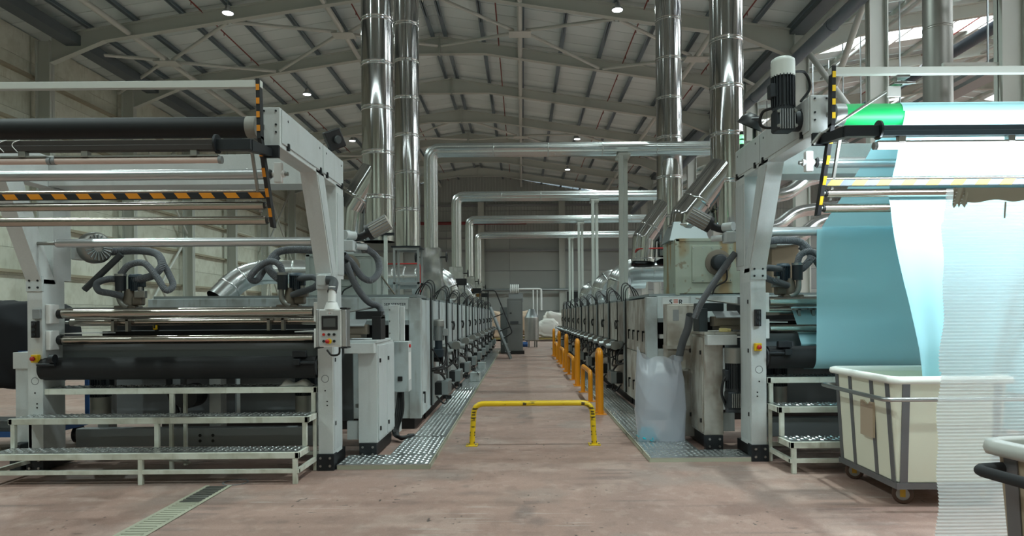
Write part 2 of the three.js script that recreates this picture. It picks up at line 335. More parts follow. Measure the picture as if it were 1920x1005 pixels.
{ // left wall: columns, rails, stacked panels
  const w = structure('wall_left');
  const pan = B(-0.06, 0.06, 0.006, 1.094, -2.985, 2.985);
  for (let r = 0; r < 12; r++) for (let k = -7; k <= 6; k++) { const m = part(w, 'wall_panel', pan, M.wall[(r * 2 + k + 20) % 3]); m.position.set(-20.15, r * 1.1, -(28 + 6 * k) - 3); }
  part(w, 'wall_backing', B(-20.6, -20.25, 0, 13.4, FRONT, BACK), M.gutter);
  const col = join(columnGeo(EAVE_L));
  for (const z of frameZ) part(w, 'column', col, M.steelGrey).position.z = z;
  for (const y of [1.5, 3.4, 5.4, 7.4, 9.4, 11.4]) part(w, 'wall_rail', B(-20.08, -19.9, y, y + 0.12, FRONT, BACK), M.girt);
  for (const z of [-34, -52]) for (const [a, b] of [[0.3, 6.3], [6.3, 0.3], [6.5, 12.3], [12.3, 6.5]]) part(w, 'wall_brace', C([-19.6, a, z], [-19.6, b, z - 6], 0.07, 10), M.tube);
  for (const z of [-43, -47.5]) for (const s of [-1, 1]) part(w, 'trestle_tube', C([-17.6, 4.9, z], [-17.6, 0, z + s * 1.0], 0.07, 8), M.cream);
}
{ // back wall of both bays
  const w = structure('wall_back');
  for (let r = 0; r < 7; r++) for (let k = 0; k < 10; k++) {
    const x = -20 + k * 6.27, y0 = r * 2, y1 = y0 + 1.97; if (y0 > 12.5) continue;
    part(w, 'wall_panel', B(x, x + 6.25, y0, Math.min(y1, 12.9), BACK, BACK - 0.12), r > 4 ? M.gable : M.back[(r + k) % 2]);
  }
  part(w, 'gable_panel', [E([[-20, 12.9], [EAVE_R, 12.9], [RIDGE, 15.8]], 0.1).translate(0, 0, BACK), E([[EAVE_R, 12.9], [43, 12.9], [RIDGE_R, 15.8]], 0.1).translate(0, 0, BACK)], M.gable);
  part(w, 'wall_backing', [B(-20.6, 43.2, 0, 13.2, BACK - 0.16, BACK - 0.4), E([[-20.6, 13.2], [EAVE_R, 13.2], [RIDGE, 16]], 0.2).translate(0, 0, BACK - 0.3), E([[EAVE_R, 13.2], [43.2, 13.2], [RIDGE_R, 16]], 0.2).translate(0, 0, BACK - 0.3)], M.gutter);
  part(w, 'wall_rail', [B(-19, 11.3, 7.9, 8.1, BACK + 0.3, BACK), B(-19, 11.3, 9.2, 9.32, BACK + 0.2, BACK), B(-19, 11.3, 12.4, 12.6, BACK + 0.3, BACK)], M.midGrey);
  part(w, 'fire_main', C([-19, 10.7, BACK + 0.5], [0.5, 10.7, BACK + 0.5], 0.16, 12), M.redPipe);
  for (const x of [-12, -4, 4]) part(w, 'column', join(columnGeo(x)), M.steelGrey).position.z = BACK + 0.4;
  part(w, 'service_pipe', C([-10, 4.05, BACK + 0.6], [9, 4.05, BACK + 0.6], 0.14, 10), M.galv);
}
{ const w = structure('wall_right'); part(w, 'wall_panel', B(43, 43.3, 0, 13.4, FRONT, BACK), M.wall[0]); for (const z of frameZ) part(w, 'column', join(columnGeo(EAVE_R2)), M.steelGrey).position.z = z; }
{ const w = structure('wall_front'); part(w, 'wall_panel', [B(-20.6, 43.3, 0, 13.2, FRONT, FRONT + 0.3), E([[-20.6, 13.2], [EAVE_R, 13.2], [RIDGE, 16]], 0.3).translate(0, 0, FRONT + 0.15), E([[EAVE_R, 13.2], [43.3, 13.2], [RIDGE_R, 16]], 0.3).translate(0, 0, FRONT + 0.15)], M.wall[1]); }
{ // row of columns between the bays
  const w = structure('trim_1'), col = join(columnGeo(EAVE_R));
  for (const z of frameZ) part(w, 'column', col, M.steelGrey).position.z = z;
  for (const [a, b] of [[7.2, 12.4], [12.4, 7.2]]) part(w, 'column_brace', C([11.5, a, -22.3], [11.5, b, -27.7], 0.11, 12), M.tube);
  parts(w, 'cable_bracket', [7.3, 9.2].map((y) => B(9.9, 11.3, y, y + 0.09, -15.96, -16.04)), M.steelGrey);
  part(w, 'strut_tube', C([11.2, 12.3, FRONT], [11.2, 12.3, BACK], 0.15, 14), M.tube);
}
tag(part(scene, 'rainwater_pipe', [C([11.0, 11.7, FRONT - 0.3], [11.0, 11.7, BACK + 0.3], 0.22, 18), ...[-16, -20, -24, -28, -32, -36, -40].map((z) => C([11.0, 11.7, z], [11.0, 11.7, z - 0.25], 0.245, 18))], std(0x6f7d88, 0.45)), 'fat blue-grey rainwater pipe under the valley gutter, behind the tall gear motor', 'pipe');
tag(part(scene, 'drain_pipe', [C([15.5, 10.85, FRONT - 0.3], [15.5, 10.85, BACK + 0.3], 0.2, 18), ...[-16, -21, -26, -31].map((z) => C([15.5, 10.85, z], [15.5, 10.85, z - 0.25], 0.225, 18))], std(0x48525b, 0.45)), 'dark blue-grey pipe slanting above the white fabric roll, in front of the dull flue', 'pipe');
for (const [y, nm] of [[9.05, 'upper'], [8.4, 'lower']]) {
  const t = thing('cable_tray', nm + ' of the two perforated cable trays running high above the white fabric roll', 'cable tray', 'cable trays beside the columns');
  const tx = nm === 'upper' ? 14.2 : 13.45; part(t, 'tray_floor', B(tx, tx + 0.55, y, y + 0.015, 10, -60), M.galv); for (const x of [tx, tx + 0.55]) part(t, 'tray_side', B(x - 0.01, x + 0.01, y, y + 0.12, 10, -60), M.galv);
  for (let k = 0; k < 12; k++) part(t, 'hanger', B(tx + 0.25, tx + 0.29, y, 13.4, -14 - k * 3, -14.04 - k * 3), M.galv);
}
{ // high-bay lamps, two rows
  const head = join([lathe([[0, 0.3], [0.09, 0.3], [0.11, 0.16], [0.2, 0.1], [0.235, 0], [0.21, 0], [0.2, 0.02], [0, 0.02]], [0, 0, 0])]);
  const disc = new THREE.CylinderGeometry(0.2, 0.2, 0.012, 24);
  const spots = [];
  for (const [x, rn] of [[-11.5, 'left'], [3.85, 'right']]) [[-56.4, ''], [-46.6, ''], [-36.8, ''], [-26.9, ''], [-17, ''], [-7.2, ''], [2.6, ''], [12.4, '']].forEach(([z], i) => { if (x < 0 || i !== 2) spots.push([x, z, rn, i]); });
  const words = ['farthest', 'second farthest', 'third farthest', 'fourth farthest', 'fourth nearest', 'third nearest', 'second nearest', 'nearest'];
  for (const [x, z, rn, i] of spots) {
    const t = thing('high_bay_lamp', (x < 0 ? words : ['farthest', 'second farthest', '', 'third farthest', 'fourth nearest', 'third nearest', 'second nearest', 'nearest'])[i] + ' round high-bay lamp of the ' + rn + ' row under the roof', 'lamp', 'high-bay lamps'); t.position.set(x, 13.55, z);
    part(t, 'housing', head, M.alu); part(t, 'lens', disc, M.lampGlow); part(t, 'stem', C([0, 0.3, 0], [0, roofY(x) - 13.6, 0], 0.02, 8), M.galv);
    const l = new THREE.SpotLight(0xe2f6f2, HIGHBAY_CD, 0, 1.25, 0.5, 2); l.name = 'lamp_light'; l.position.set(0, -0.03, 0); l.target.position.set(0, -12, 0); l.castShadow = true; l.shadow.radius = 8; t.add(l, l.target);
  }
}
{ // row of batten lights above the machine fronts, out of view
  for (let k = 0; k < 9; k++) {
    const x = -7.6 + k * 1.85, t = thing('batten_light', ['first', 'second', 'third', 'fourth', 'fifth', 'sixth', 'seventh', 'eighth', 'ninth'][k] + ' batten light from the left in the row above the machine fronts', 'lamp', 'batten lights'); t.position.set(x, 7.6, -3.4);
    part(t, 'housing', B(-0.9, 0.9, 0.02, 0.1, -0.08, 0.08, 0.01), M.white); part(t, 'diffuser', B(-0.88, 0.88, 0, 0.02, -0.06, 0.06), M.battenGlow);
    for (const s of [-0.7, 0.7]) part(t, 'wire', C([s, 0.1, 0], [s, roofY(x + Math.abs(s) * Math.sign(x - RIDGE)) - 7.68, 0], 0.006, 6), M.cable);
    const l = new THREE.RectAreaLight(0xe4f6f4, BATTEN_L, 1.76, 0.12); l.name = 'batten_glow'; l.position.set(0, -0.012, 0); l.rotation.x = -Math.PI / 2; t.add(l);
  }
}

// ---------------------------------------------------------------- the two fabric feeders
const LF = new Loc(-1, -1.925, 6.93, 1), RF = new Loc(1, 2.41, 7.195, 1.04);
function stripes(q, parent, u0, u1, y, w, colA, colB, lean) {    // warning tape as slanted pieces on the face of a bar
  const n = 14, d = (u1 - u0) / n;
  for (let i = 0; i < n; i++) {
    const a = u0 + i * d, pts = [[a, y - 0.022], [a + d / 2, y - 0.022], [a + d / 2 + lean, y + 0.022], [a + lean, y + 0.022]];
    const g = E(q.sg > 0 ? pts : pts.map((p) => [-p[0], p[1]]).reverse(), 0.003).translate(0, 0, -(w - 0.0015));
    part(parent, 'warning_stripe', g, colA);
  }
}
function motorGeo(q, at, r, h1, h2) {                             // upright finned motor: returns body geometries
  const [u, y, w] = at, g = [q.c([u, y, w], [u, y + h1, w], r * 0.86, 20)];
  for (let i = 0; i < 22; i++) { const a = i / 22 * Math.PI * 2; const b = B(-0.004, 0.004, 0, h1, 0, r * 0.17); b.translate(0, y, r * 0.85); b.rotateY(a); b.translate(q.sg * u, 0, -w); g.push(b); }
  g.push(q.b(u - r * 1.25, u - r * 0.6, y + h1 * 0.3, y + h1 * 0.75, w - r * 0.5, w + r * 0.5, 0.01));
  return g;
}
function feeder(q, right) {
  const side = right ? 'right' : 'left';
  const f = q.thing('fabric_feeder', right ? 'grey overhead feeding frame threaded with pale blue fabric, right machine' : 'grey overhead feeding frame with black roll and bare rollers, left machine', 'machine');
  for (const [u0, o] of [[0, 0], [2.945, 1]]) {
    const u1 = u0 + 0.155, ui = o ? u0 : u1, ai = o ? u1 : u0;     // ai: outer side, ui: inner side
    const po = part(f, 'post', q.b(u0, u1, 0.15, 1.97, 0, 0.34, 0.006), M.paint);
    part(po, 'joint_plate', q.b(u0 - 0.004, u1 + 0.004, 1.84, 2.0, -0.012, 0.02, 0.004), M.paintB);
    for (const [a, b] of [[0.035, 1.95], [0.12, 1.95], [0.035, 1.88], [0.12, 1.88]]) part(po, 'bolt', q.c([u0 + a, b, -0.013], [u0 + a, b, -0.02], 0.011, 8), M.blackSteel);
    part(po, 'side_cover', q.b(ai - (o ? -0.006 : 0.006), ai, 0.2, 1.82, 0.02, 0.32), M.paintB);
    for (const y of [0.45, 1.1, 1.6]) part(po, 'latch', q.b(ai - 0.012, ai + 0.012, y, y + 0.04, 0.05, 0.075), M.black);
    part(po, 'port_ring', q.l([[0.032, 0], [0.036, 0.002], [0.04, 0]], [u0 + 0.08, 0.93, -0.001], [0, 0, -1], 20), M.midGrey);
    for (const [a, y] of [[0.08, 0.81], [0.06, 0.7], [0.06, 0.66]]) part(po, 'hole_plug', q.c([u0 + a, y, -0.001], [u0 + a, y, -0.004], 0.008, 8), M.black);
    const ft = part(f, 'foot_plate', q.b(u0 - 0.01, u1 + 0.01, 0, 0.17, -0.02, 0.1, 0.006), M.blackSteel);
    for (const [a, y] of [[0.03, 0.05], [0.125, 0.05], [0.03, 0.13], [0.125, 0.13]]) part(ft, 'bolt', q.c([u0 + a, y, -0.02], [u0 + a, y, -0.034], 0.013, 8), M.steel);
    part(f, 'foot_rail', q.b(u0 + 0.01, u1 - 0.01, 0.02, 0.15, 0.08, 0.5), M.black);
    const st = part(f, 'strut', q.e([[0, 1.92], [0.2, 1.92], [-0.27, 2.95], [-0.52, 2.95]].map((p) => p), u0, u1), M.paint);
    part(st, 'strut_cover', q.e([[0.02, 1.96], [0.17, 1.96], [-0.27, 2.9], [-0.48, 2.9]], ai - (o ? -0.007 : 0.007), ai), M.paintB);
    part(f, 'upper_post', q.b(u0, u1, 1.96, 2.95, 0.17, 0.45, 0.005), M.paint);
    part(f, 'upper_cover', q.b(ai - (o ? -0.007 : 0.007), ai, 2.0, 2.85, 0.2, 0.44), M.paintB);
    const arm = part(f, 'arm', q.b(u0, u1, 2.92, 3.24, -1.47, 0.45, 0.006), M.paint);
    for (const [a, b] of [[-1.44, -0.32], [-0.3, 0.43]]) part(arm, 'arm_cover', q.b(ai - (o ? -0.008 : 0.008), ai, 2.96, 3.23, a, b, 0.003), M.paintB);
    for (const w of [-1.32, -0.42, -0.2, 0.36]) part(arm, 'latch', q.b(ai - (o ? -0.02 : 0.02), ai, 2.93, 2.985, w, w + 0.03), M.black);
    for (const w of [-1.3, -0.42, -0.2, 0.36]) part(arm, 'hole_plug', q.c([ai - 0.01, 3.17, w], [ai + 0.01, 3.17, w], 0.011, 8), M.black);
    for (const [a, y] of [[0.03, 3.21], [0.125, 3.21], [0.03, 3.1], [0.03, 3.04]]) part(arm, 'bolt', q.c([u0 + a, y, -1.472], [u0 + a, y, -1.48], 0.008, 8), M.blackSteel);
    // striped guard plates at the front end of the arm
    const gp = (pts, nm) => part(f, nm, q.e(pts, ui - 0.05 * (o ? 1 : 1), ui - 0.02), M.tapeBlack);
    const g1 = gp([[-1.6, 2.96], [-1.53, 2.96], [-1.56, 3.42], [-1.62, 3.42]], 'guard_plate');
    const g2 = gp([[-1.6, 2.98], [-1.54, 2.98], [-1.27, 2.3], [-1.33, 2.3]], 'guard_plate');
    for (const [g, a, b] of [[g1, [-1.62, 3.4], [-1.605, 2.98]], [g2, [-1.597, 2.93], [-1.34, 2.33]]]) for (let i = 0; i < 4; i++) {
      const t0 = i / 4 + 0.06, t1 = t0 + 0.11, lerp = (t) => [a[0] + (b[0] - a[0]) * t - 0.0035, a[1] + (b[1] - a[1]) * t];
      const [w0, y0] = lerp(t0), [w1, y1] = lerp(t1);
      part(g, 'warning_stripe', q.e([[w0, y0], [w0 + 0.004, y0], [w1 + 0.004, y1], [w1, y1]], ui - 0.048, ui - 0.022), right ? M.tapeYellow : M.tapeOrange);
    }
    part(f, 'guard_brace', q.e([[-1.52, 2.9], [-1.49, 2.9], [-1.3, 2.42], [-1.33, 2.42]], ui + (o ? -0.07 : 0.05), ui + (o ? -0.05 : 0.07)), M.steelDull);
    // bearings for the lower rollers
    for (const [y, w] of [[1.61, 0.2], [1.34, 0.2]]) { const br = part(f, 'bearing_block', q.b(ui, ui + (o ? -0.05 : 0.05), y - 0.1, y + 0.1, w - 0.16, w - 0.02, 0.008), M.white); part(br, 'bearing_ring', q.c([ui, y, w - 0.03], [ui + (o ? -0.09 : 0.09), y, w - 0.03], 0.05, 14), M.black); }
    const hb = part(f, 'hanger_bracket', [q.b(ui + (o ? -0.09 : 0.02), ui + (o ? -0.02 : 0.09), 2.74, 2.92, -0.95, -0.89, 0.01), q.c([ui, 2.82, -0.92], [ui + (o ? -0.1 : 0.1), 2.82, -0.92], 0.03, 14)], M.white);
    // rail arm reaching forward
    part(f, 'rail_arm', [q.b(u0 + 0.0, u1, 2.83, 2.93, -1.5, -1.47, 0.004), q.e([[-1.9, 2.79], [-1.9, 2.87], [-1.5, 2.9], [-1.5, 2.84]].reverse(), u0 + 0.05, u0 + 0.11), q.b(ui + (o ? -0.16 : -0.1), ui + (o ? 0.1 : 0.16), 2.79, 2.87, -1.93, -1.87, 0.005)], M.blackSteel);
    part(f, 'rail_disc', q.c([ui + (o ? -0.15 : 0.15), 2.84, -1.9], [ui + (o ? -0.165 : 0.165), 2.84, -1.9], 0.07, 24), M.blackSteel);
  }
  const U0 = 0.155, U1 = 2.945;
  const roller = (nm, y, w, r, mat, a = U0 + 0.07, b = U1 - 0.07, sh = 0.018, label) => { const m = part(f, nm, q.c([a, y, w], [b, y, w], r, 36), mat, { label }); parts(m, 'shaft', [q.c([U0 - 0.03, y, w], [a, y, w], sh, 12), q.c([b, y, w], [U1 + 0.03, y, w], sh, 12)], M.steelDull); parts(m, 'end_cap', [q.c([a - 0.012, y, w], [a, y, w], r * 0.8, 24), q.c([b, y, w], [b + 0.012, y, w], r * 0.8, 24)], M.darkGrey); return m; };
  roller('guide_tube', 2.82, -0.92, 0.047, M.tubeWhite, U0 + 0.13, U1 - 0.13);
  const wr = roller('winch_roll', 3.08, -1.47, 0.083, right ? M.green : M.fabricBlack, U0 + 0.1, U1 - 0.1, 0.02, right ? 'roll with a green rubber cover' : 'roll with a black cover');
  parts(wr, 'end_ring', [q.c([U0 + 0.02, 3.08, -1.47], [U0 + 0.1, 3.08, -1.47], 0.086, 32), q.c([U1 - 0.1, 3.08, -1.47], [U1 - 0.02, 3.08, -1.47], 0.086, 32)], right ? M.alu : std(0x8f8d86, 0.5));
  roller('guide_roller', 2.475, -1.35, 0.034, M.chrome, U0 + 0.02, U1 - 0.02);
  roller('guide_roller', 2.36, -1.3, 0.036, M.chrome, U0 + 0.02, U1 - 0.02);
  roller('guide_tube', 2.32, -0.06, 0.044, M.tubeWhite, U0 + 0.03, U1 - 0.2);
  roller('feed_roller', 1.615, 0.18, 0.052, M.chrome, U0 + 0.03, U1 - 0.03, 0.025);
  roller('feed_roller', 1.52, 0.4, 0.042, M.chrome, U0 + 0.03, U1 - 0.03);
  roller('feed_roller', 1.335, 0.18, 0.046, M.chrome, U0 + 0.03, U1 - 0.03, 0.025);
  roller('expander_roller', 1.05, 0.05, 0.115, M.rubber, U0 + 0.02, U1 + 0.02, 0.03, 'thick black rubber roller');
  part(f, 'top_bar', q.b(0.1, 3.0, 3.355, 3.41, -1.61, -1.56, 0.004), M.tube);
  const wb = part(f, 'warning_bar', [q.b(U0 - 0.03, U1 + 0.03, 2.525, 2.575, -1.4, -1.36, 0.004)], right ? M.tapeGrey : M.tapeBlack);
  stripes(q, wb, U0, U1, 2.55, -1.4, right ? M.tapeYellow : M.tapeOrange, null, 0.035);
  part(wb, 'bar_top', q.c([U0 - 0.03, 2.587, -1.38], [U1 + 0.03, 2.587, -1.38], 0.014, 12), M.chrome);
  part(f, 'lamp_rail', [q.b(0.31, 2.79, 2.79, 2.83, -1.935, -1.87, 0.003), q.b(0.31, 2.79, 2.83, 2.87, -1.92, -1.885, 0.003)], right ? std(0x3d4a52, 0.45, 0.3) : std(0x3a3532, 0.5, 0.3));
  for (const [a, b] of [[0.3, 1.5], [1.56, 2.76]]) {
    const lm = part(f, 'tube_lamp', q.c([a, 2.722, -1.9], [b, 2.722, -1.9], 0.024, 18), right ? M.tubeGlow : M.diffuserOff, { label: right ? 'lit tube lamp' : 'unlit tube lamp' });
    parts(lm, 'lamp_cap', [q.c([a - 0.025, 2.722, -1.9], [a, 2.722, -1.9], 0.028, 16), q.c([b, 2.722, -1.9], [b + 0.025, 2.722, -1.9], 0.028, 16)], M.midGrey);
    part(lm, 'reflector', q.b(a, b, 2.745, 2.757, -1.925, -1.875), M.steelDull);
    parts(lm, 'lamp_clip', [a + 0.15, b - 0.25].map((u) => q.b(u, u + 0.05, 2.745, 2.8, -1.93, -1.88, 0.004)), M.steelDull);
    if (right) for (const s of [0, 1, 2]) {                         // the tube shines back at the cloth, down and forward
      const l = new THREE.RectAreaLight(0xeaf8ff, TUBE_L * [1, 1, 1][s], b - a, 0.045); l.name = 'tube_light'; l.position.set(q.sg * (a + b) / 2, s === 1 ? 2.694 : 2.722, [1.872, 1.9, 1.928][s]); l.rotation.x = [0, -Math.PI / 2, Math.PI][s]; f.add(l);
    }
  }
  part(f, 'cross_beam', q.b(U0, U1, 2.93, 3.24, 0.1, 0.44, 0.005), M.paint);
  if (!right) for (const u of [1.75, 1.85, 2.0, 2.3]) part(f, 'wire_hook', q.t([[u, 2.875, -1.92], [u + 0.03, 2.85, -1.945], [u + 0.04, 2.83, -1.945], [u, 2.78, -1.945]], 0.003, 14, 5), M.white);
  part(f, 'apron_plate', q.b(U0, U1, 1.13, 1.285, 0.3, 0.33, 0.003), M.plate);
  // stenter table between the posts
  parts(f, 'table_frame', [q.b(U0 - 0.1, U1 + 0.1, 1.6, 1.68, 0.52, 0.6), q.b(U0, U1, 1.24, 1.32, 0.9, 1.1)], M.plate);
  part(f, 'inner_body', [q.b(U0 + 0.05, U1, 1.26, 1.62, 1.15, 1.5), q.b(U0 + 0.3, U1 - 0.3, 1.36, 1.42, 0.5, 1.1)], M.recess);
  for (const [a, b] of [[U0 + 0.01, 0.46], [2.5, U1 - 0.02]]) part(f, 'edge_plate', q.b(a, b, 1.4, 1.41, 0.22, 0.75), M.white);
  for (const u of [0.6, 0.75, 2.25, 2.4]) part(f, 'sensor_bracket', [q.b(u, u + 0.03, 1.42, 1.55, 0.3, 0.36), q.b(u - 0.04, u + 0.1, 1.53, 1.55, 0.3, 0.36)], M.steelDull);
  const pu = part(f, 'drive_pulley', q.c([2.02, 1.47, 0.42], [2.0, 1.47, 0.42], 0.05, 20), M.black); part(pu, 'pulley_hub', q.b(1.99, 2.03, 1.435, 1.5, 0.375, 0.41, 0.01), M.eYellow);
  for (const u of [0.25, 1.45, 1.9, 2.7]) part(f, 'inner_post', q.b(u, u + 0.13, 0.3, 1.24, 0.7, 0.85, 0.004), u === 1.9 ? M.midGrey : M.paintB);
  parts(f, 'back_panel', [q.b(0.1, 1.44, 0.32, 1.2, 1.2, 1.24), q.b(1.5, 3.0, 0.32, 1.2, 1.2, 1.24)], M.plate);
  parts(f, 'base_beam', [q.b(U0, U1, 0.16, 0.36, 0.5, 0.62, 0.005), q.b(U0, U1, 0.4, 0.46, 0.8, 0.9)], M.midGrey);
  for (const a of [0, 0.14]) for (const y of [0.22, 0.28]) part(f, 'hole_plug', q.c([1.45 + a, y, 0.499], [1.45 + a, y, 0.495], 0.017, 10), M.black);
  for (const u of [0.42, 2.62]) {                                  // drive motors low down
    const dm = part(f, 'drive_motor', motorGeo(q, [u, 0.72, 0.42], 0.1, 0.28), M.motorDark);
    part(dm, 'motor_cap', q.c([u, 0.5, 0.42], [u, 0.72, 0.42], 0.1, 24), right ? M.steelDull : std(0x8d8d86, 0.4, 0.5));
  }
  part(f, 'fan_casing', [q.c([1.75, 0.7, 0.5], [1.75, 0.7, 0.75], 0.13, 24), q.t([[1.9, 1.1, 0.5], [1.92, 0.8, 0.5], [1.86, 0.5, 0.55]], 0.035, 20)], M.black);
  // small roller brush on an arm beside the thick roller
  part(f, 'edge_feeler', [q.c([U0, 1.1, -0.08], [U0 + 0.2, 1.1, -0.08], 0.016, 10), q.b(U0 + 0.15, U0 + 0.22, 1.08, 1.14, -0.11, -0.05, 0.005), q.b(U0 + 0.1, U0 + 0.24, 1.15, 1.22, -0.06, 0, 0.01)], M.blackSteel);
  part(f, 'edge_feeler', [q.c([U1, 1.1, -0.08], [U1 - 0.18, 1.1, -0.08], 0.016, 10), q.c([U1 - 0.18, 1.16, -0.08], [U1 - 0.13, 1.16, -0.08], 0.045, 16)], M.blackSteel);
  // switches: on the outer post of the left machine, on the aisle post of the right machine
  const us = right ? 0.06 : 3.0, sp = (a) => us + a;
  const sw = part(f, 'switch_box', q.b(sp(-0.03), sp(0.03), 1.37, 1.54, -0.05, 0, 0.006), M.black);
  for (const y of [1.4, 1.455, 1.51]) part(sw, 'switch_knob', [q.c([sp(0), y, -0.05], [sp(0), y, -0.065], 0.016, 12), q.b(sp(-0.005), sp(0.005), y - 0.016, y + 0.016, -0.08, -0.06)], M.darkGrey);
  const es = part(f, 'emergency_stop', q.b(sp(-0.035), sp(0.035), 1.12, 1.2, -0.05, 0, 0.008), M.eYellow); part(es, 'stop_button', q.l([[0, 0.035], [0.022, 0.032], [0.024, 0.015], [0.012, 0.01], [0.012, 0]], [sp(0.0), 1.16, -0.05], [0, 0, -1], 18), M.red);
  if (!right) part(f, 'switch_box', q.b(sp(-0.05), sp(0.03), 1.56, 1.66, -0.03, 0, 0.006), M.midGrey);
  // rail head beside the aisle post
  const rh = part(f, 'rail_head', [q.b(-0.34, -0.05, 1.53, 1.62, 0.75, 0.95, 0.006), q.b(-0.34, -0.24, 1.3, 1.56, 0.72, 0.98, 0.006)], right ? std(0x2b3438, 0.5, 0.3) : M.black);
  part(rh, 'clip_guard', [q.b(-0.2, 0.16, 1.36, 1.47, 0.62, 0.8, 0.01), q.b(-0.14, 0.16, 1.32, 1.36, 0.6, 0.9)], M.casting);
  part(rh, 'guide_plate', q.e([[0.6, 1.45], [0.75, 1.52], [0.76, 1.53], [0.6, 1.46]], -0.18, 0.1), M.midGrey);
  part(rh, 'rail_rod', q.c([-0.3, 1.68, 1.0], [0.2, 1.58, 0.6], 0.01, 8), M.steelDull);
  return f;
}
const leftFeeder = feeder(LF, false), rightFeeder = feeder(RF, true);

function sideCabinet(q, right) {
  const c = q.thing('side_cabinet', right ? 'narrow grey floor cabinet beside the clear plastic bag, right machine' : 'narrow grey floor cabinet between control panel and wall box, left machine', 'cabinet', 'side cabinets of the feeders');
  part(c, 'body', q.b(-0.33, -0.12, 0.17, 1.27, 0.56, 1.5, 0.006), right ? M.dirty[2] : M.paint);
  for (const [a, b] of [[0.58, 1.02], [1.04, 1.48]]) { const d = part(c, 'cabinet_door', q.b(-0.345, -0.33, 0.2, 1.24, a, b, 0.004), right ? M.dirty[0] : M.paintB); for (const y of [0.3, 1.05]) part(d, 'latch', q.b(-0.36, -0.34, y, y + 0.045, a + 0.03, a + 0.06), M.black); }
  part(c, 'table_top', q.b(-0.34, 0.1, 1.27, 1.3, 0.5, 1.3, 0.004), right ? M.dirty[0] : M.paintB);
  part(c, 'table_beam', q.b(-0.32, 0.0, 1.16, 1.27, 0.44, 0.56, 0.005), M.paint);
  const ft = part(c, 'foot_plate', q.b(-0.32, -0.13, 0.0, 0.17, 0.54, 0.62, 0.005), M.blackSteel);
  for (const [a, y] of [[-0.28, 0.13], [-0.17, 0.13], [-0.28, 0.05], [-0.17, 0.05]]) part(ft, 'bolt', q.c([a, y, 0.54], [a, y, 0.526], 0.013, 8), M.steel);
  part(c, 'foot_rail', q.b(-0.3, -0.15, 0.02, 0.16, 0.62, 1.5), M.black);
  parts(c, 'cross_rail', [q.b(-0.14, 0.02, 0.2, 0.4, 0.62, 0.68), q.b(-0.14, 0.02, 0.5, 0.54, 1.0, 1.05)], M.paintB);
  part(c, 'back_sheet', q.b(-0.14, 0.02, 0.2, 1.15, 1.3, 1.34), M.plate);
}
sideCabinet(LF, false); sideCabinet(RF, true);

{ // left machine: touch-screen control panel on its arm
  const q = LF, t = q.thing('control_panel', 'white control box with grey touch screen and red stop button on the post', 'control panel');
  const bx = part(t, 'housing', q.b(-0.19, 0.03, 1.27, 1.63, -0.37, -0.25, 0.008), M.white);
  parts(bx, 'side_profile', [q.b(0.03, 0.058, 1.265, 1.635, -0.38, -0.24, 0.012), q.b(-0.24, -0.19, 1.265, 1.635, -0.38, -0.24, 0.014)], M.alu);
  parts(bx, 'corner_cap', [q.b(0.02, 0.062, 1.255, 1.268, -0.385, -0.235, 0.004), q.b(-0.245, -0.18, 1.255, 1.268, -0.385, -0.235, 0.004), q.b(-0.245, -0.18, 1.633, 1.648, -0.385, -0.235, 0.004)], M.black);
  part(t, 'front_panel', q.b(-0.175, 0.018, 1.285, 1.62, -0.376, -0.37), std(0xb4b8b6, 0.45));
  const sc = part(t, 'screen_bezel', q.b(-0.155, -0.0, 1.435, 1.57, -0.386, -0.376, 0.004), M.black); part(sc, 'screen', q.b(-0.135, -0.018, 1.462, 1.545, -0.388, -0.386), M.screen);
  decal(t, 'maker_logo', 0.06, 0.024, smallLogo, [0.078, 1.593, 0.3772]);
  for (const [u, y, m] of [[-0.02, 1.39, M.red], [-0.07, 1.39, M.black], [-0.12, 1.39, M.black], [-0.02, 1.325, M.black], [-0.12, 1.325, M.black]]) part(t, 'push_button', q.c([u, y, -0.376], [u, y, -0.39], 0.013, 14), m);
  const es = part(t, 'emergency_stop', q.c([-0.07, 1.325, -0.376], [-0.07, 1.325, -0.386], 0.026, 20), M.eYellow); part(es, 'stop_button', q.l([[0, 0.035], [0.019, 0.032], [0.02, 0.015], [0.01, 0.01], [0.01, 0]], [-0.062, 1.325, -0.386], [0, 0, -1], 18), M.red);
  const am = part(t, 'support_arm', [q.b(0.0, 0.15, 1.84, 2.0, -0.05, -0.01, 0.006), q.b(0.0, 0.1, 1.86, 1.98, -0.2, -0.05, 0.02)], M.paintB);
  part(am, 'swivel_elbow', q.bt([[0.0, 1.92, -0.2], [-0.08, 1.92, -0.2], [-0.08, 1.8, -0.3]], 0.045, 0.06, 20, 16), M.darkGrey);
  part(am, 'drop_tube', [q.c([-0.08, 1.85, -0.28], [-0.08, 1.7, -0.31], 0.038, 20), q.c([-0.08, 1.7, -0.31], [-0.08, 1.63, -0.31], 0.05, 20, 0.075)], M.white);
  part(t, 'panel_cable', q.t([[-0.15, 1.26, -0.3], [-0.14, 1.2, -0.28], [-0.05, 1.18, -0.2], [0.05, 1.22, -0.02]], 0.01, 20, 8), M.cable);
}
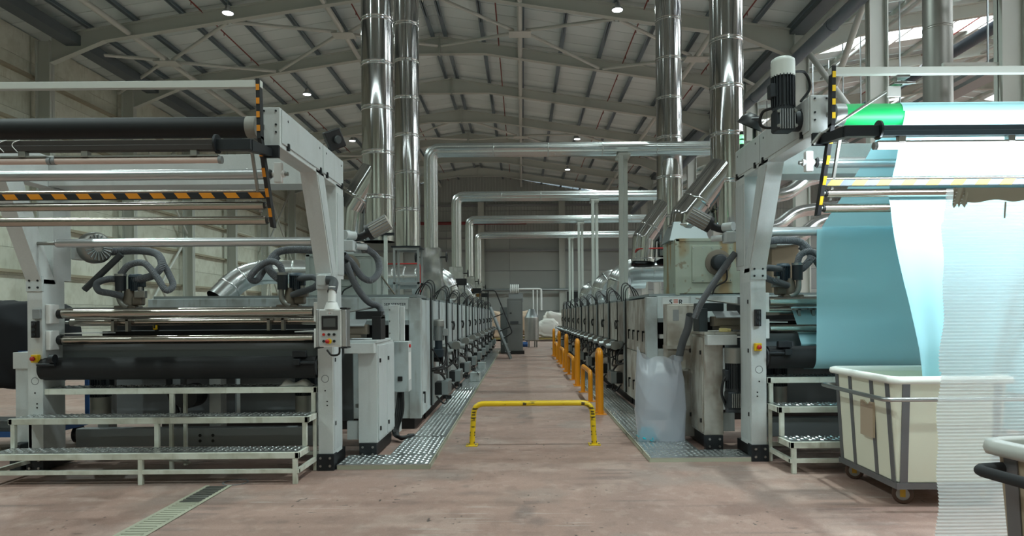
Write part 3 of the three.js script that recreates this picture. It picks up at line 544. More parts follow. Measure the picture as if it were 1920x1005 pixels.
// ---- selvedge heads with their hoses, on each table
function edgeHead(q, right, inner) {
  const at = inner ? 2.39 : 0.62, side = right ? 'right machine, beside the blue fabric' : inner ? 'left machine, near the outer post' : 'left machine, near the control panel';
  const h = q.thing('suction_head', 'grey cast suction head with motor and bent hoses, ' + side, 'suction head', 'edge suction heads');
  part(h, 'casting', [q.b(at - 0.1, at + 0.14, 1.62, 1.7, 0.5, 0.68, 0.02), q.c([at, 1.68, 0.58], [at, 1.88, 0.58], 0.085, 14, 0.05), q.b(at - 0.17, at - 0.06, 1.7, 1.8, 0.5, 0.6, 0.02)], M.casting);
  const mo = part(h, 'motor', motorGeo(q, [at - 0.06, 1.86, 0.6], 0.075, 0.15), M.motorTeal); part(mo, 'motor_cap', q.l([[0, 0.04], [0.06, 0.035], [0.078, 0.015], [0.078, 0]], [at - 0.06, 2.01, 0.6], [0, 1, 0], 20), std(0x3a4a55, 0.5));
  part(h, 'suction_pipe', [q.bt([[at + 0.08, 2.03, 0.52], [at + 0.08, 1.72, 0.52], [at - 0.02, 1.68, 0.52]], 0.03, 0.08, 24, 12)], M.steelDull);
  const fb = part(h, 'filter_body', q.c([at + 0.07, 1.86, 0.53], [at + 0.07, 2.04, 0.53], 0.055, 16), M.motorDark); part(fb, 'clamp', q.c([at + 0.07, 2.02, 0.53], [at + 0.07, 2.045, 0.53], 0.06, 16), M.steel);
  part(h, 'valve', [q.b(at - 0.22, at - 0.1, 1.78, 1.86, 0.48, 0.54, 0.01), q.c([at - 0.16, 1.86, 0.5], [at - 0.16, 1.9, 0.5], 0.025, 12)], M.steelDull);
  const sets = inner
    ? [[[2.72, 2.29, 0.62], [2.5, 2.31, 0.67], [2.29, 2.31, 0.67], [2.1, 2.26, 0.62], [2.03, 2.14, 0.57], [2.13, 2.03, 0.57], [2.34, 1.98, 0.57]], [[2.14, 2.29, 0.67], [1.98, 2.05, 0.62], [1.91, 1.91, 0.57], [1.95, 1.86, 0.52], [2.06, 2.01, 0.52], [2.2, 2.16, 0.52], [2.36, 2.14, 0.52], [2.46, 2.04, 0.53]], [[2.44, 1.98, 0.57], [2.59, 1.99, 0.52], [2.68, 1.94, 0.47], [2.63, 1.86, 0.42], [2.5, 1.83, 0.42], [2.42, 1.8, 0.5]]]
    : [[[0.1, 2.3, 0.62], [0.32, 2.3, 0.67], [0.61, 2.31, 0.67], [0.79, 2.28, 0.67], [0.88, 2.13, 0.62], [0.77, 2.0, 0.57], [0.68, 1.95, 0.57]], [[0.69, 2.04, 0.53], [0.72, 2.13, 0.52], [0.81, 2.17, 0.52], [0.93, 2.12, 0.52], [1.04, 1.99, 0.52], [1.0, 1.96, 0.57], [0.9, 2.13, 0.64], [0.78, 2.24, 0.67]], [[0.55, 1.98, 0.57], [0.34, 1.99, 0.52], [0.28, 1.94, 0.47], [0.31, 1.88, 0.42], [0.45, 1.83, 0.42], [0.57, 1.8, 0.5]]];
  sets.forEach((p, i) => part(h, 'hose', q.t(p, i === 0 ? 0.042 : 0.035, 90, 14), M.hose, { ownUv: true }));
}
{ const t = M.hose.bumpMap; t.repeat.set(90, 1); }
edgeHead(LF, false, true); edgeHead(LF, false, false); edgeHead(RF, true, false);
for (const [q, right] of [[LF, false], [RF, true]]) {
  const a = q.thing('air_hose_set', right ? 'grey hose leaning down beside the green rusty fan box' : 'pair of thick grey hoses looping down beside the left post', 'hose');
  if (right) { part(a, 'hose', q.t([[-0.02, 2.15, 0.42], [-0.1, 2.05, 0.42], [-0.23, 1.84, 0.49], [-0.36, 1.6, 0.58], [-0.42, 1.45, 0.6]], 0.035, 60, 14), M.hose, { ownUv: true }); }
  else {
    part(a, 'hose', q.t([[0.03, 2.24, 0.57], [-0.04, 2.15, 0.67], [-0.13, 2.0, 0.77], [-0.21, 1.97, 0.82], [-0.29, 2.07, 0.87], [-0.27, 2.23, 0.87], [-0.16, 2.34, 0.77]], 0.038, 80, 14), M.hose, { ownUv: true });
    part(a, 'hose', q.t([[0.01, 2.16, 0.57], [-0.03, 2.0, 0.67], [-0.1, 1.83, 0.77], [-0.18, 1.72, 0.87], [-0.28, 1.67, 0.92], [-0.32, 1.56, 0.9]], 0.038, 80, 14), M.hose, { ownUv: true });
  }
  const s = q.thing('air_silencer', 'ribbed tan silencer drum on a black elbow, ' + (right ? 'in front of the rusty fan box' : 'beside the big left flue'), 'silencer', 'silencer drums');
  const dr = part(s, 'drum', q.c([-0.24, 2.51, 0.72], [-0.44, 2.62, 0.72], 0.085, 28), right ? std(0x847f76, 0.6) : std(0x9a948a, 0.6));
  for (let i = 0; i < 16; i++) { const an = i / 16 * Math.PI * 2, n = [0.48 * Math.cos(an) * 0.5, 0.088 * Math.cos(an), 0.088 * Math.sin(an)]; part(dr, 'rib', q.c([-0.24 + 0.042 * Math.cos(an), 2.51 + 0.075 * Math.cos(an), 0.72 + n[2]], [-0.44 + 0.042 * Math.cos(an), 2.62 + 0.075 * Math.cos(an), 0.72 + n[2]], 0.006, 5), M.midGrey); }
  part(s, 'drum_cap', q.c([-0.2, 2.49, 0.72], [-0.24, 2.51, 0.72], 0.09, 28), M.black);
  part(s, 'elbow', q.bt([[0.02, 2.44, 0.72], [-0.1, 2.44, 0.72], [-0.22, 2.5, 0.72]], 0.042, 0.07, 24, 16), M.black);
  part(s, 'pipe_stub', [q.c([0.02, 2.46, 0.6], [-0.06, 2.46, 0.7], 0.05, 16), q.b(-0.08, 0.03, 2.28, 2.4, 0.55, 0.7, 0.01), q.c([-0.08, 2.34, 0.66], [-0.18, 2.34, 0.74], 0.035, 14)], M.paintB);
}
{ // ring blower on the left outer post
  const q = LF, t = q.thing('ring_blower', 'finned silver ring blower behind the rollers on the outer left post', 'blower');
  part(t, 'casing', q.l([[0, -0.07], [0.13, -0.07], [0.17, -0.04], [0.17, 0.04], [0.13, 0.07], [0, 0.07]], [2.72, 2.33, 0.5], [-1, 0, -0.6], 40), M.steelDull);
  for (let i = 0; i < 20; i++) { const a = i / 20 * Math.PI * 2; const at = (k) => [2.72 - 0.066 - 0.514 * k * Math.cos(a), 2.33 + k * Math.sin(a), 0.5 - 0.04 + 0.857 * k * Math.cos(a)]; part(t, 'fin', q.c(at(0.05), at(0.14), 0.007, 5), M.galv); }
  part(t, 'bracket', q.b(2.78, 2.95, 2.2, 2.4, 0.45, 0.6, 0.01), M.paintB);
  part(t, 'brace_tube', q.c([2.9, 1.88, 0.6], [2.5, 2.27, 0.62], 0.035, 14), M.darkGrey);
}
for (const [q, right] of [[LF, false], [RF, true]]) {            // flood lamps on the arms
  const t = q.thing('flood_lamp', right ? 'black domed flood lamp on the right arm below the gear motor' : 'black box flood lamp on top of the left arm', 'lamp', 'black flood lamps');
  if (right) { part(t, 'shade', q.l([[0, 0.13], [0.06, 0.125], [0.11, 0.07], [0.13, 0], [0.12, 0]], [-0.03, 3.37, -0.08], [0.35, 0.8, -0.3], 28), M.black); part(t, 'yoke', [q.b(0.005, 0.03, 3.24, 3.41, -0.11, -0.08), q.c([-0.04, 3.41, -0.18], [0.05, 3.41, -0.2], 0.025, 14)], M.black); }
  else { const b = part(t, 'lamp_body', B(-0.09, 0.09, -0.1, 0.1, -0.04, 0.04, 0.015), M.black); b.position.set(0.0, 3.39, -0.12); b.rotation.set(0.2, 0.6, 0.35); part(t, 'yoke', [q.b(0.03, 0.06, 3.24, 3.36, 0.1, 0.14)], M.black); part(t, 'lens_ring', q.c([-0.04, 3.38, 0.08], [-0.06, 3.375, 0.07], 0.04, 16), M.darkGrey); }
}
{ // gear motor standing at the front of the right arm
  const q = RF, at = [-0.14, 0, -1.26], t = q.thing('gear_motor', 'tall black finned gear motor with cream cap beside the green roll', 'motor');
  part(t, 'motor_body', motorGeo(q, [-0.14, 3.2, -1.26], 0.095, 0.26), M.motorDark);
  part(t, 'motor_cap', q.l([[0, 0.165], [0.07, 0.16], [0.092, 0.145], [0.096, 0.12], [0.096, 0]], [-0.14, 3.45, -1.26], [0, 1, 0], 32), M.motorCap);
  const gb = part(t, 'gearbox', [q.b(-0.22, -0.06, 3.0, 3.18, -1.34, -1.18, 0.02), q.c([-0.14, 3.17, -1.26], [-0.14, 3.21, -1.26], 0.085, 20), q.c([-0.06, 3.09, -1.26], [0.0, 3.09, -1.26], 0.085, 24)], M.motorDark);
  parts(gb, 'cooling_rib', Array.from({ length: 7 }, (_, i) => q.b(-0.2 + i * 0.02, -0.192 + i * 0.02, 3.01, 3.17, -1.35, -1.34)), M.midGrey);
  for (const [u, y] of [[-0.21, 3.03], [-0.07, 3.03], [-0.21, 3.15], [-0.07, 3.15]]) part(gb, 'bolt', q.c([u, y, -1.34], [u, y, -1.356], 0.014, 8), M.steel);
  parts(t, 'motor_cable', [q.t([[-0.06, 3.5, -1.26], [0.05, 3.5, -1.24], [0.1, 3.38, -1.22], [0.03, 3.27, -1.2]], 0.012, 30, 8), q.t([[-0.2, 3.22, -1.2], [-0.27, 3.2, -1.15], [-0.28, 3.1, -1.12], [-0.2, 3.07, -1.14], [-0.12, 3.12, -1.16]], 0.013, 30, 8)], M.cable);
}
{ const q = RF, t = q.thing('stack_light', 'small signal tower lit green at the rear of the right arm', 'signal light');
  part(t, 'base', q.c([0.02, 3.24, 0.3], [0.02, 3.29, 0.3], 0.022, 14), M.black); part(t, 'green_lens', [q.c([0.02, 3.29, 0.3], [0.02, 3.33, 0.3], 0.021, 14), q.c([0.02, 3.345, 0.3], [0.02, 3.375, 0.3], 0.021, 14)], M.greenGlow); part(t, 'cap', [q.c([0.02, 3.33, 0.3], [0.02, 3.345, 0.3], 0.022, 14), q.c([0.02, 3.39, 0.3], [0.02, 3.42, 0.3], 0.022, 14)], M.black); part(t, 'clear_lens', q.c([0.02, 3.375, 0.3], [0.02, 3.39, 0.3], 0.021, 14), M.white);
  const l = new THREE.PointLight(0x2dff7a, 0.02, 0, 2); l.name = 'signal_glow'; l.position.set(-0.02, 3.33, -0.25); l.castShadow = true; t.add(l);
}
{ const q = RF, t = q.thing('sensor_arm', 'thin grey rod slanting up across the green roll to a small silver sensor head', 'sensor');
  part(t, 'rod', [q.c([0.04, 2.9, -1.52], [0.5, 3.2, -1.72], 0.012, 10), q.c([0.0, 2.84, -1.5], [0.06, 2.92, -1.53], 0.02, 10)], M.steelDull);
  part(t, 'plate', q.b(0.46, 0.56, 3.13, 3.21, -1.76, -1.74, 0.004).rotateZ(0), M.white);
  part(t, 'sensor_head', [q.b(0.5, 0.6, 3.22, 3.24, -1.78, -1.7, 0.004), q.b(0.52, 0.62, 3.27, 3.29, -1.78, -1.7, 0.004), q.c([0.53, 3.22, -1.74], [0.53, 3.28, -1.74], 0.012, 8), q.c([0.56, 3.23, -1.76], [0.68, 3.24, -1.74], 0.02, 10, 0.008)], M.steel);
}
{ // gear motor in the gap of the right machine
  const q = RF, t = q.thing('gear_motor', 'black finned gear motor with steel cap between the two right posts', 'motor');
  part(t, 'motor_cap', q.c([-0.05, 0.97, 0.4], [-0.05, 1.13, 0.4], 0.098, 28), M.steelDull);
  part(t, 'motor_body', motorGeo(q, [-0.05, 0.7, 0.4], 0.092, 0.27), M.motorDark);
  const gb = part(t, 'gearbox', [q.b(-0.14, 0.04, 0.48, 0.67, 0.32, 0.48, 0.02), q.c([-0.05, 0.66, 0.4], [-0.05, 0.71, 0.4], 0.08, 20), q.c([0.02, 0.57, 0.38], [0.08, 0.57, 0.38], 0.07, 20)], M.motorDark);
  parts(gb, 'cooling_rib', Array.from({ length: 6 }, (_, i) => q.b(-0.1 + i * 0.02, -0.092 + i * 0.02, 0.5, 0.65, 0.31, 0.32)), M.steelDull);
  part(t, 'motor_cable', q.t([[-0.13, 0.85, 0.38], [-0.17, 0.8, 0.36], [-0.19, 0.65, 0.38], [-0.14, 0.52, 0.42]], 0.015, 24, 8), M.cable);
}
{ const q = RF, t = q.thing('sponge_block', 'small cream sponge lying on the right machine side table', 'sponge'); parts(t, 'foam_block', [q.b(-0.16, -0.08, 1.3, 1.34, 0.5, 0.58, 0.008), q.b(-0.085, -0.04, 1.3, 1.335, 0.52, 0.57, 0.008)], M.sponge); }

// ---------------------------------------------------------------- fabric on the right machine (world coordinates, metres)
{
  const k = 1.04, X0 = 2.41, Z0 = 7.195, P = (y, w) => [y * k, -(Z0 + w * k)];
  const arc = (y, w, r, a0, a1, n = 8) => Array.from({ length: n + 1 }, (_, i) => { const a = (a0 + (a1 - a0) * i / n) * Math.PI / 180; return P(y + r * Math.sin(a), w - r * Math.cos(a)); });   // 0 deg faces the camera, 90 up
  const along = (pts) => { const l = [0]; for (let i = 1; i < pts.length; i++) l.push(l[i - 1] + Math.hypot(pts[i][0] - pts[i - 1][0], pts[i][1] - pts[i - 1][1])); return (s) => { const d = s * l[l.length - 1]; let i = 1; while (i < pts.length - 1 && l[i] < d) i++; const t = (d - l[i - 1]) / Math.max(1e-6, l[i] - l[i - 1]); return [pts[i - 1][0] + (pts[i][0] - pts[i - 1][0]) * t, pts[i - 1][1] + (pts[i][1] - pts[i - 1][1]) * t]; }; };
  const web = (pts, x0, x1, wave, n = 90) => { const f = along(pts); return sheet((s, t) => { const [y, z] = f(s); const x = x0 + (x1 - x0) * t; return [x, y + 0.0, z + wave * Math.sin(t * 9 + s * 5) * Math.sin(s * Math.PI)]; }, n, 30); };
  const t = thing('fabric_web', 'pale blue fabric web threaded over the rollers and tubes of the right machine', 'fabric');
  // from the table rollers round the thick roller, up to the tube, forward to the winch roll
  part(t, 'lower_run', web([...arc(1.52, 0.4, 0.046, 120, 60, 4), ...arc(1.335, 0.18, 0.05, 140, 190, 4), P(1.18, 0.12), ...arc(1.05, 0.05, 0.12, 150, 285, 10)], X0 + 0.58, X0 + 2.8, 0.002), M.cloth);
  part(t, 'front_run', web([...arc(1.05, 0.05, 0.121, 285, 352, 8), ...arc(2.32, -0.06, 0.048, -8, 20, 4)], X0 + 0.655, X0 + 2.8, 0.006), M.cloth);
  part(t, 'upper_run', web([...arc(2.32, -0.06, 0.048, 20, 55, 4), P(2.6, -0.55), P(2.86, -1.0), ...arc(3.08, -1.47, 0.09, 140, 40, 8), ...arc(3.08, -1.47, 0.09, 40, 0, 4)], X0 + 0.715, X0 + 2.78, 0.004), M.cloth);
  // free end hanging from the winch roll into the tub
  const h = along([...arc(3.08, -1.47, 0.09, 0, -30, 4), P(2.7, -1.42), P(2.53, -1.33), P(2.475, -1.308), P(2.42, -1.315), ...arc(2.36, -1.3, 0.04, 30, -15, 4), P(2.1, -1.37), P(1.6, -1.44), P(1.2, -1.48), P(0.95, -1.48), P(0.55, -1.44)]);
  part(t, 'hanging_end', sheet((s, u) => {
    const [y, z] = h(s), g = step(0.3, 0.95, s), x0 = X0 + 0.73 + 0.17 * g, x1 = X0 + 2.78 - 0.9 * g;
    return [x0 + (x1 - x0) * u, y, z + 0.09 * g * Math.sin(u * 15 + 0.6) * (0.3 + u) + 0.03 * g * Math.sin(u * 37 + s * 3) ];
  }, 70, 90), M.cloth);
}
function raisedBars(parent, x0, x1, y, z0, z1) {                  // lens-shaped anti-slip bars standing on a plate, too many to count
  const out = [], P = 0.055, a0 = Math.min(x0, x1) + P / 2, b0 = Math.min(z0, z1) + P / 2, nx = Math.floor((Math.abs(x1 - x0)) / P), nz = Math.floor(Math.abs(z1 - z0) / P);
  for (let i = 0; i < nx; i++) for (let k = 0; k < nz; k++) out.push(new THREE.OctahedronGeometry(1).scale(0.027, 0.008, 0.01).rotateY((i + k) % 2 ? Math.PI / 4 : -Math.PI / 4).translate(a0 + i * P, y, b0 + k * P));
  part(parent, 'raised_bars', out, M.treadPlate, { kind: 'stuff' });
}
// ---------------------------------------------------------------- steps in front of the machines
function steps(q, right) {
  const t = q.thing('step_platform', right ? 'cream three-tread step platform behind the white tub trolley' : 'long cream three-tread step platform in front of the left rollers', 'steps', 'step platforms');
  const U0 = 0.17, U1 = 3.1, rows = [[0.3, -0.56], [0.59, -0.27], [0.85, 0.02]];
  if (right) { rows[0] = [0.3, -0.56]; }
  rows.forEach(([y, w], i) => {
    const tr = part(t, 'tread', q.b(U0 + 0.02, U1 - 0.02, y - 0.008, y, w + 0.02, w + 0.3), M.treadPlate, { label: 'metal tread plate' });
    raisedBars(tr, q.sg * (U0 + 0.03), q.sg * (U1 - 0.03), y, -(w + 0.04), -(w + 0.3));
    part(tr, 'tread_frame', [q.b(U0, U1, y - 0.062, y - 0.004, w, w + 0.035, 0.004), q.b(U0, U1, y - 0.055, y - 0.01, w + 0.28, w + 0.31), q.b(U0, U0 + 0.035, y - 0.06, y - 0.006, w, w + 0.3), q.b(U1 - 0.035, U1, y - 0.06, y - 0.006, w, w + 0.3)], M.cream);
    const foot = i ? rows[i - 1][0] : 0;
    for (const u of [U0 + 0.02, (U0 + U1) / 2, U1 - 0.06]) part(t, 'leg', q.b(u, u + 0.042, foot, y - 0.05, w + 0.004, w + 0.044, 0.003), M.cream);
    if (i) for (const u of [U0 + 0.005, (U0 + U1) / 2, U1 - 0.04]) part(t, 'leg', q.b(u, u + 0.035, 0.0, y - 0.05, w + 0.27, w + 0.305, 0.003), M.cream);
  });
  part(t, 'floor_rail', [q.b(U0, U1, 0.1, 0.14, -0.555, -0.52, 0.003), q.b(U0, U1, 0.1, 0.14, 0.28, 0.31, 0.003), q.b(U0, U0 + 0.035, 0.1, 0.14, -0.55, 0.31), q.b(U1 - 0.035, U1, 0.1, 0.14, -0.55, 0.31), q.c([1.6, 0.03, 0.28], [1.6, 0.26, -0.5], 0.016, 8)], M.cream);
}
steps(LF, false); steps(RF, true);
{ const g = sheet((s, t) => { const a = s * Math.PI, r = 0.5 - 0.5 * Math.cos(Math.min(1, 4 * Math.min(t, 1 - t)) * Math.PI / 2 * 2 / 2 * 2 > 0 ? Math.min(1, 5 * Math.min(t, 1 - t)) * Math.PI : 0); return [-2.34 + (t - 0.5) * 0.34, 0.852 + 0.06 * Math.sin(a) * r * (0.8 + 0.3 * Math.sin(t * 11)), -7.08 + Math.cos(a) * (0.07 + 0.02 * Math.sin(t * 9))]; }, 14, 30);
  tag(part(scene, 'folded_cloth', g, M.linen), 'crumpled white cloth lying on the top tread beside the left post', 'cloth').material.side = THREE.DoubleSide; }

// ---------------------------------------------------------------- walkways of tread plate
for (const [right, xo, xi, zf, xf] of [[false, -0.95, -1.38, 6.95, -1.9], [true, 1.33, 1.8, 7.18, 2.4]]) {
  const t = thing('plate_walkway', right ? 'low tread plate walkway along the right machine under the plastic bag' : 'low tread plate walkway along the left machine', 'walkway', 'tread plate walkways');
  const panel = (x0, x1, a, b) => { const near = a < 13, tp = part(t, 'tread_panel', B(x0, x1, 0.042, 0.05, -a - 0.006, -b + 0.006), near ? M.treadPlate : M.tread); if (near) raisedBars(tp, x0, x1, 0.05, -a - 0.02, -b + 0.02); part(t, 'panel_frame', [B(x0, x1, 0, 0.041, -a - 0.006, -a - 0.04), B(x0, x1, 0, 0.041, -b + 0.04, -b + 0.006)], M.edge); };
  panel(xo, xf, zf, zf + (right ? 0.42 : 0.5)); panel(xo, right ? 1.95 : -1.45, zf + (right ? 0.42 : 0.5), zf + 1.6);
  for (let d = zf + 1.6; d < 30; d += 1.9) panel(xo, xi, d, d + 1.9);
  part(t, 'side_edge', B(xo, xo + Math.sign(xi - xo) * 0.012, 0, 0.052, -zf, -31), M.edge);
}
// ---------------------------------------------------------------- stenter housings, chambers and what stands on them
const LS = new Loc(-1, -1.4, 9.4), RS = new Loc(1, 1.82, 10.0);
const ordinal = ['first', 'second', 'third', 'fourth', 'fifth', 'sixth', 'seventh', 'eighth', 'ninth', 'tenth'];
function housing(q, right) {
  const t = q.thing('stenter_housing', right ? 'grey front housing of the right drying line with maker sign' : 'grey front housing of the left drying line with STENTER sign', 'housing');
  const D = right ? 1.9 : 0.95, pm = right ? M.dirty : M.clean;
  part(t, 'front_wall', [q.b(0.16, 3.75, 1.5, 1.82, 0, 0.1, 0.005), q.b(0.16, 3.75, 0.15, 1.05, 0.02, 0.1)], M.clean[0]);
  part(t, 'entry_slot', q.b(0.16, 3.75, 1.05, 1.5, 0.3, 0.34), M.recess);
  part(t, 'end_pillar', q.b(0, 0.16, 0.15, 1.81, -0.01, 0.12, 0.006), M.clean[1]);
  part(t, 'body', [q.b(0.03, 3.75, 0.15, 1.8, 0.35, D), q.b(0.03, 3.75, 1.7, 1.8, 0.1, D)], M.clean[0]);
  part(t, 'plinth', q.b(0.1, 3.6, 0, 0.15, 0.05, D), M.black);
  const nd = right ? 4 : 2;
  for (let i = 0; i < nd; i++) {
    const a = 0.125 + i * (D - 0.125) / nd, b = a + (D - 0.125) / nd - 0.012;
    for (const [y0, y1] of right ? [[0.98, 1.79], [0.17, 0.965]] : [[0.17, 1.79]]) {
      const d = part(t, 'door_panel', q.b(0, 0.03, y0, y1, a, b, 0.004), pm[(i + (y0 > 0.5 ? 1 : 0)) % pm.length]);
      if (right || i === 0) part(d, 'door_handle', [q.b(-0.035, 0, y0 + 0.3, y0 + 0.33, a + 0.05, a + 0.08), q.b(-0.035, -0.02, y0 + 0.17, y0 + 0.33, a + 0.05, a + 0.07)], M.black);
    }
  }
  part(t, 'top_rail', q.b(0.05, 3.7, 1.82, 1.86, 0.05, D), M.galv);
  if (right) { const s = decal(t, 'maker_sign', 0.4, 0.15, logoMat, [0.43, 1.735, 0.004]); part(t, 'inner_shelf', q.b(0.2, 1.4, 1.2, 1.26, 0.05, 0.2), M.white); }
  else decal(t, 'maker_sign', 0.38, 0.145, stenterMat, [-0.35, 1.725, 0.004]);
  part(t, 'front_ledge', q.b(0.16, 3.75, 1.44, 1.5, -0.06, 0.02), M.galv);
}
housing(LS, false); housing(RS, true);
function chamber(q, right, L, label) {
  const t = q.thing('drying_chamber', label, 'drying chamber', (right ? 'right' : 'left') + ' row of drying chambers'), pm = right ? M.dirty : M.clean;
  part(t, 'body', q.b(0.03, 3.75, 0.16, 1.8, 0, L), pm[0]);
  part(t, 'plinth', q.b(0.08, 3.6, 0, 0.16, 0, L), M.black);
  for (let i = 0; i < 2; i++) {
    const a = 0.02 + i * L / 2, b = a + L / 2 - 0.03;
    const d = part(t, 'door_panel', q.b(0, 0.03, 1.06, 1.79, a, b, 0.004), pm[(i + 1) % pm.length]);
    part(d, 'door_handle', [q.b(-0.04, 0, 1.42, 1.45, i ? a + 0.06 : b - 0.09, i ? a + 0.09 : b - 0.06), q.t([[-0.03, 1.44, i ? a + 0.08 : b - 0.07], [-0.045, 1.38, i ? a + 0.09 : b - 0.06], [-0.03, 1.28, i ? a + 0.07 : b - 0.08]], 0.011, 12, 6)], M.black);
    part(t, 'lower_panel', q.b(0, 0.03, 0.18, 1.03, a, b, 0.004), pm[i]);
    // gear motors at mid height
    if (!right && i) continue;
    const w = a + 0.35;
    const m = part(t, 'gear_motor', [q.c([-0.15, 1.0, w + 0.1], [-0.15, 1.0, w + 0.34], 0.075, 16), q.b(-0.21, 0, 0.93, 1.07, w + 0.02, w + 0.12, 0.015), q.c([-0.31, 0.99, w + 0.07], [-0.2, 0.99, w + 0.07], 0.045, 14)], M.motorSilver);
    parts(m, 'fan_cover', [q.c([-0.15, 1.0, w - 0.02], [-0.15, 1.0, w + 0.02], 0.08, 18), q.c([-0.1, 0.98, w + 0.35], [-0.1, 0.98, w + 0.4], 0.07, 16)], M.steelDull);
    parts(m, 'coupling', [q.c([0, 0.88, w + 0.1], [-0.12, 0.88, w + 0.1], 0.05, 14)], M.black);
    parts(t, 'motor_cable', [q.t([[-0.16, 0.95, w + 0.2], [-0.18, 0.8, w + 0.15], [-0.1, 0.72, w], [-0.02, 0.76, w - 0.15]], 0.014, 18, 6), q.t([[-0.14, 0.93, w + 0.05], [-0.12, 0.68, w + 0.15], [-0.1, 0.6, w + 0.3], [-0.08, 0.62, w + 0.45]], 0.014, 18, 6), q.t([[-0.02, 1.06, w - 0.3], [-0.1, 0.9, w - 0.2], [-0.12, 0.82, w - 0.05], [-0.12, 0.9, w + 0.05]], 0.014, 18, 6)], M.cable);
  }
  for (let i = 0; i < 3; i++) { const w = 0.5 + i * 0.2; const j = part(t, 'junction_box', q.b(-0.22, -0.1, 0.3, 0.52, w, w + 0.09, 0.015), M.galv); part(j, 'gland', q.c([-0.16, 0.3, w + 0.045], [-0.16, 0.26, w + 0.045], 0.015, 8), M.black); }
  part(t, 'drive_block', q.b(-0.12, 0.0, 0.3, 0.5, 0.5, 0.85, 0.01), M.black);
  parts(t, 'box_cable', [q.t([[-0.17, 0.28, 0.55], [-0.19, 0.2, 0.5], [-0.15, 0.18, 0.4], [-0.05, 0.3, 0.35]], 0.014, 16, 6), q.t([[-0.05, 0.72, 0.3], [-0.12, 0.62, 0.5], [-0.14, 0.54, 0.7]], 0.02, 16, 6), q.t([[-0.02, 0.7, 0.1], [-0.1, 0.66, 0.4], [-0.12, 0.6, 1.0], [-0.04, 0.68, 1.5]], 0.018, 20, 6)], M.cable);
  parts(t, 'conduit', [q.c([-0.014, 0.2, 0], [-0.014, 1.84, 0], 0.012, 8), q.c([-0.01, 0.6, L / 2], [-0.01, 1.82, L / 2], 0.008, 8)], M.cable);
  parts(t, 'conduit', [q.c([-0.025, 0.2, 0.09], [-0.025, 1.8, 0.09], 0.016, 8)], M.galv);
  parts(t, 'cable_loop', [0.0, 0.22, 0.45].map((w, i) => q.t([[-0.02, 1.8, w], [0.0, 1.98 + 0.05 * i, w + 0.05], [0.12, 2.05 + 0.04 * i, w + 0.22], [0.25, 1.95, w + 0.35], [0.3, 1.8, w + 0.4]], 0.01, 22, 6)), M.cable);
  part(t, 'top_rail', q.b(0.05, 3.7, 1.8, 1.84, 0.02, L - 0.02), M.galv);
  part(t, 'step_foot', q.b(-0.1, 0.05, 0.05, 0.11, L - 0.08, L), M.black);
  return t;
}
for (const [right, q0, L, n, start] of [[false, LS, 2.15, 10, 10.36], [true, RS, 2.2, 9, 11.91]]) {
  const q = new Loc(q0.sg, q0.X0, start), lab = (i) => ordinal[i] + ' drying chamber behind the front housing, ' + (right ? 'right' : 'left') + ' side of the aisle';
  const c0 = chamber(q, right, L, lab(0));
  for (let i = 1; i < n; i++) copy(c0, lab(i), V(0, 0, -L * i));
}
{ // vertical gear motor on the first left chamber and the wall box with its cables
  const q = LS, t = q.thing('gear_motor', 'upright silver gear motor on the first left drying chamber', 'motor');
  part(t, 'motor_body', motorGeo(q, [-0.1, 1.18, 1.2], 0.085, 0.22), M.motorSilver); part(t, 'motor_cap', q.l([[0, 0.11], [0.08, 0.1], [0.09, 0.08], [0.09, 0]], [-0.1, 1.4, 1.2], [0, 1, 0], 24), M.steelDull);
  part(t, 'gearbox', [q.c([-0.1, 1.05, 1.2], [-0.1, 1.18, 1.2], 0.06, 14), q.b(-0.18, 0, 0.92, 1.05, 1.1, 1.3, 0.015)], M.motorTeal); part(t, 'terminal_box', q.b(-0.24, -0.17, 1.25, 1.36, 1.14, 1.26, 0.008), M.motorSilver);
  parts(t, 'motor_cable', [q.t([[-0.21, 1.25, 1.2], [-0.22, 1.0, 1.2], [-0.18, 0.8, 1.1], [-0.02, 0.76, 0.95]], 0.016, 24, 8), q.t([[-0.3, 1.0, 1.3], [-0.32, 0.85, 1.3], [-0.2, 0.75, 1.2], [-0.02, 0.72, 1.0]], 0.016, 24, 8)], M.cable);
}
{ const q = LF, t = q.thing('switch_cabinet', 'grey wall box with red switch and yellow label beside the left walkway', 'switch box');
  part(t, 'box', q.b(-0.48, -0.28, 0.6, 1.24, 1.7, 1.95, 0.005), M.paintB); part(t, 'box_lid', q.b(-0.485, -0.275, 0.605, 1.235, 1.685, 1.7, 0.004), M.clean[1]);
  part(t, 'rotary_switch', q.b(-0.41, -0.35, 0.74, 0.8, 1.67, 1.686, 0.004), M.black); part(t, 'main_switch', q.c([-0.48, 1.18, 1.78], [-0.5, 1.18, 1.78], 0.022, 14), M.red); part(t, 'warning_label', q.b(-0.482, -0.48, 0.92, 1.02, 1.76, 1.82), M.eYellow); part(t, 'paper_label', q.b(-0.4825, -0.48, 0.75, 1.1, 1.72, 1.9), M.white);
  part(t, 'mounting_post', q.b(-0.32, -0.2, 0.05, 1.6, 1.96, 2.1, 0.004), M.paint);
  part(t, 'cable', [0, 1, 2, 3].map((i) => q.t([[-0.4 + 0.02 * i, 0.61, 1.74 + 0.03 * i], [-0.4 + 0.025 * i, 0.35, 1.72], [-0.33 + 0.01 * i, 0.1, 1.72 - 0.03 * i], [-0.42, 0.035 + 0.012 * i, 1.55 - 0.03 * i], [-0.5 - 0.02 * i, 0.075, 1.6]], 0.02, 24, 8)), M.cable);
}
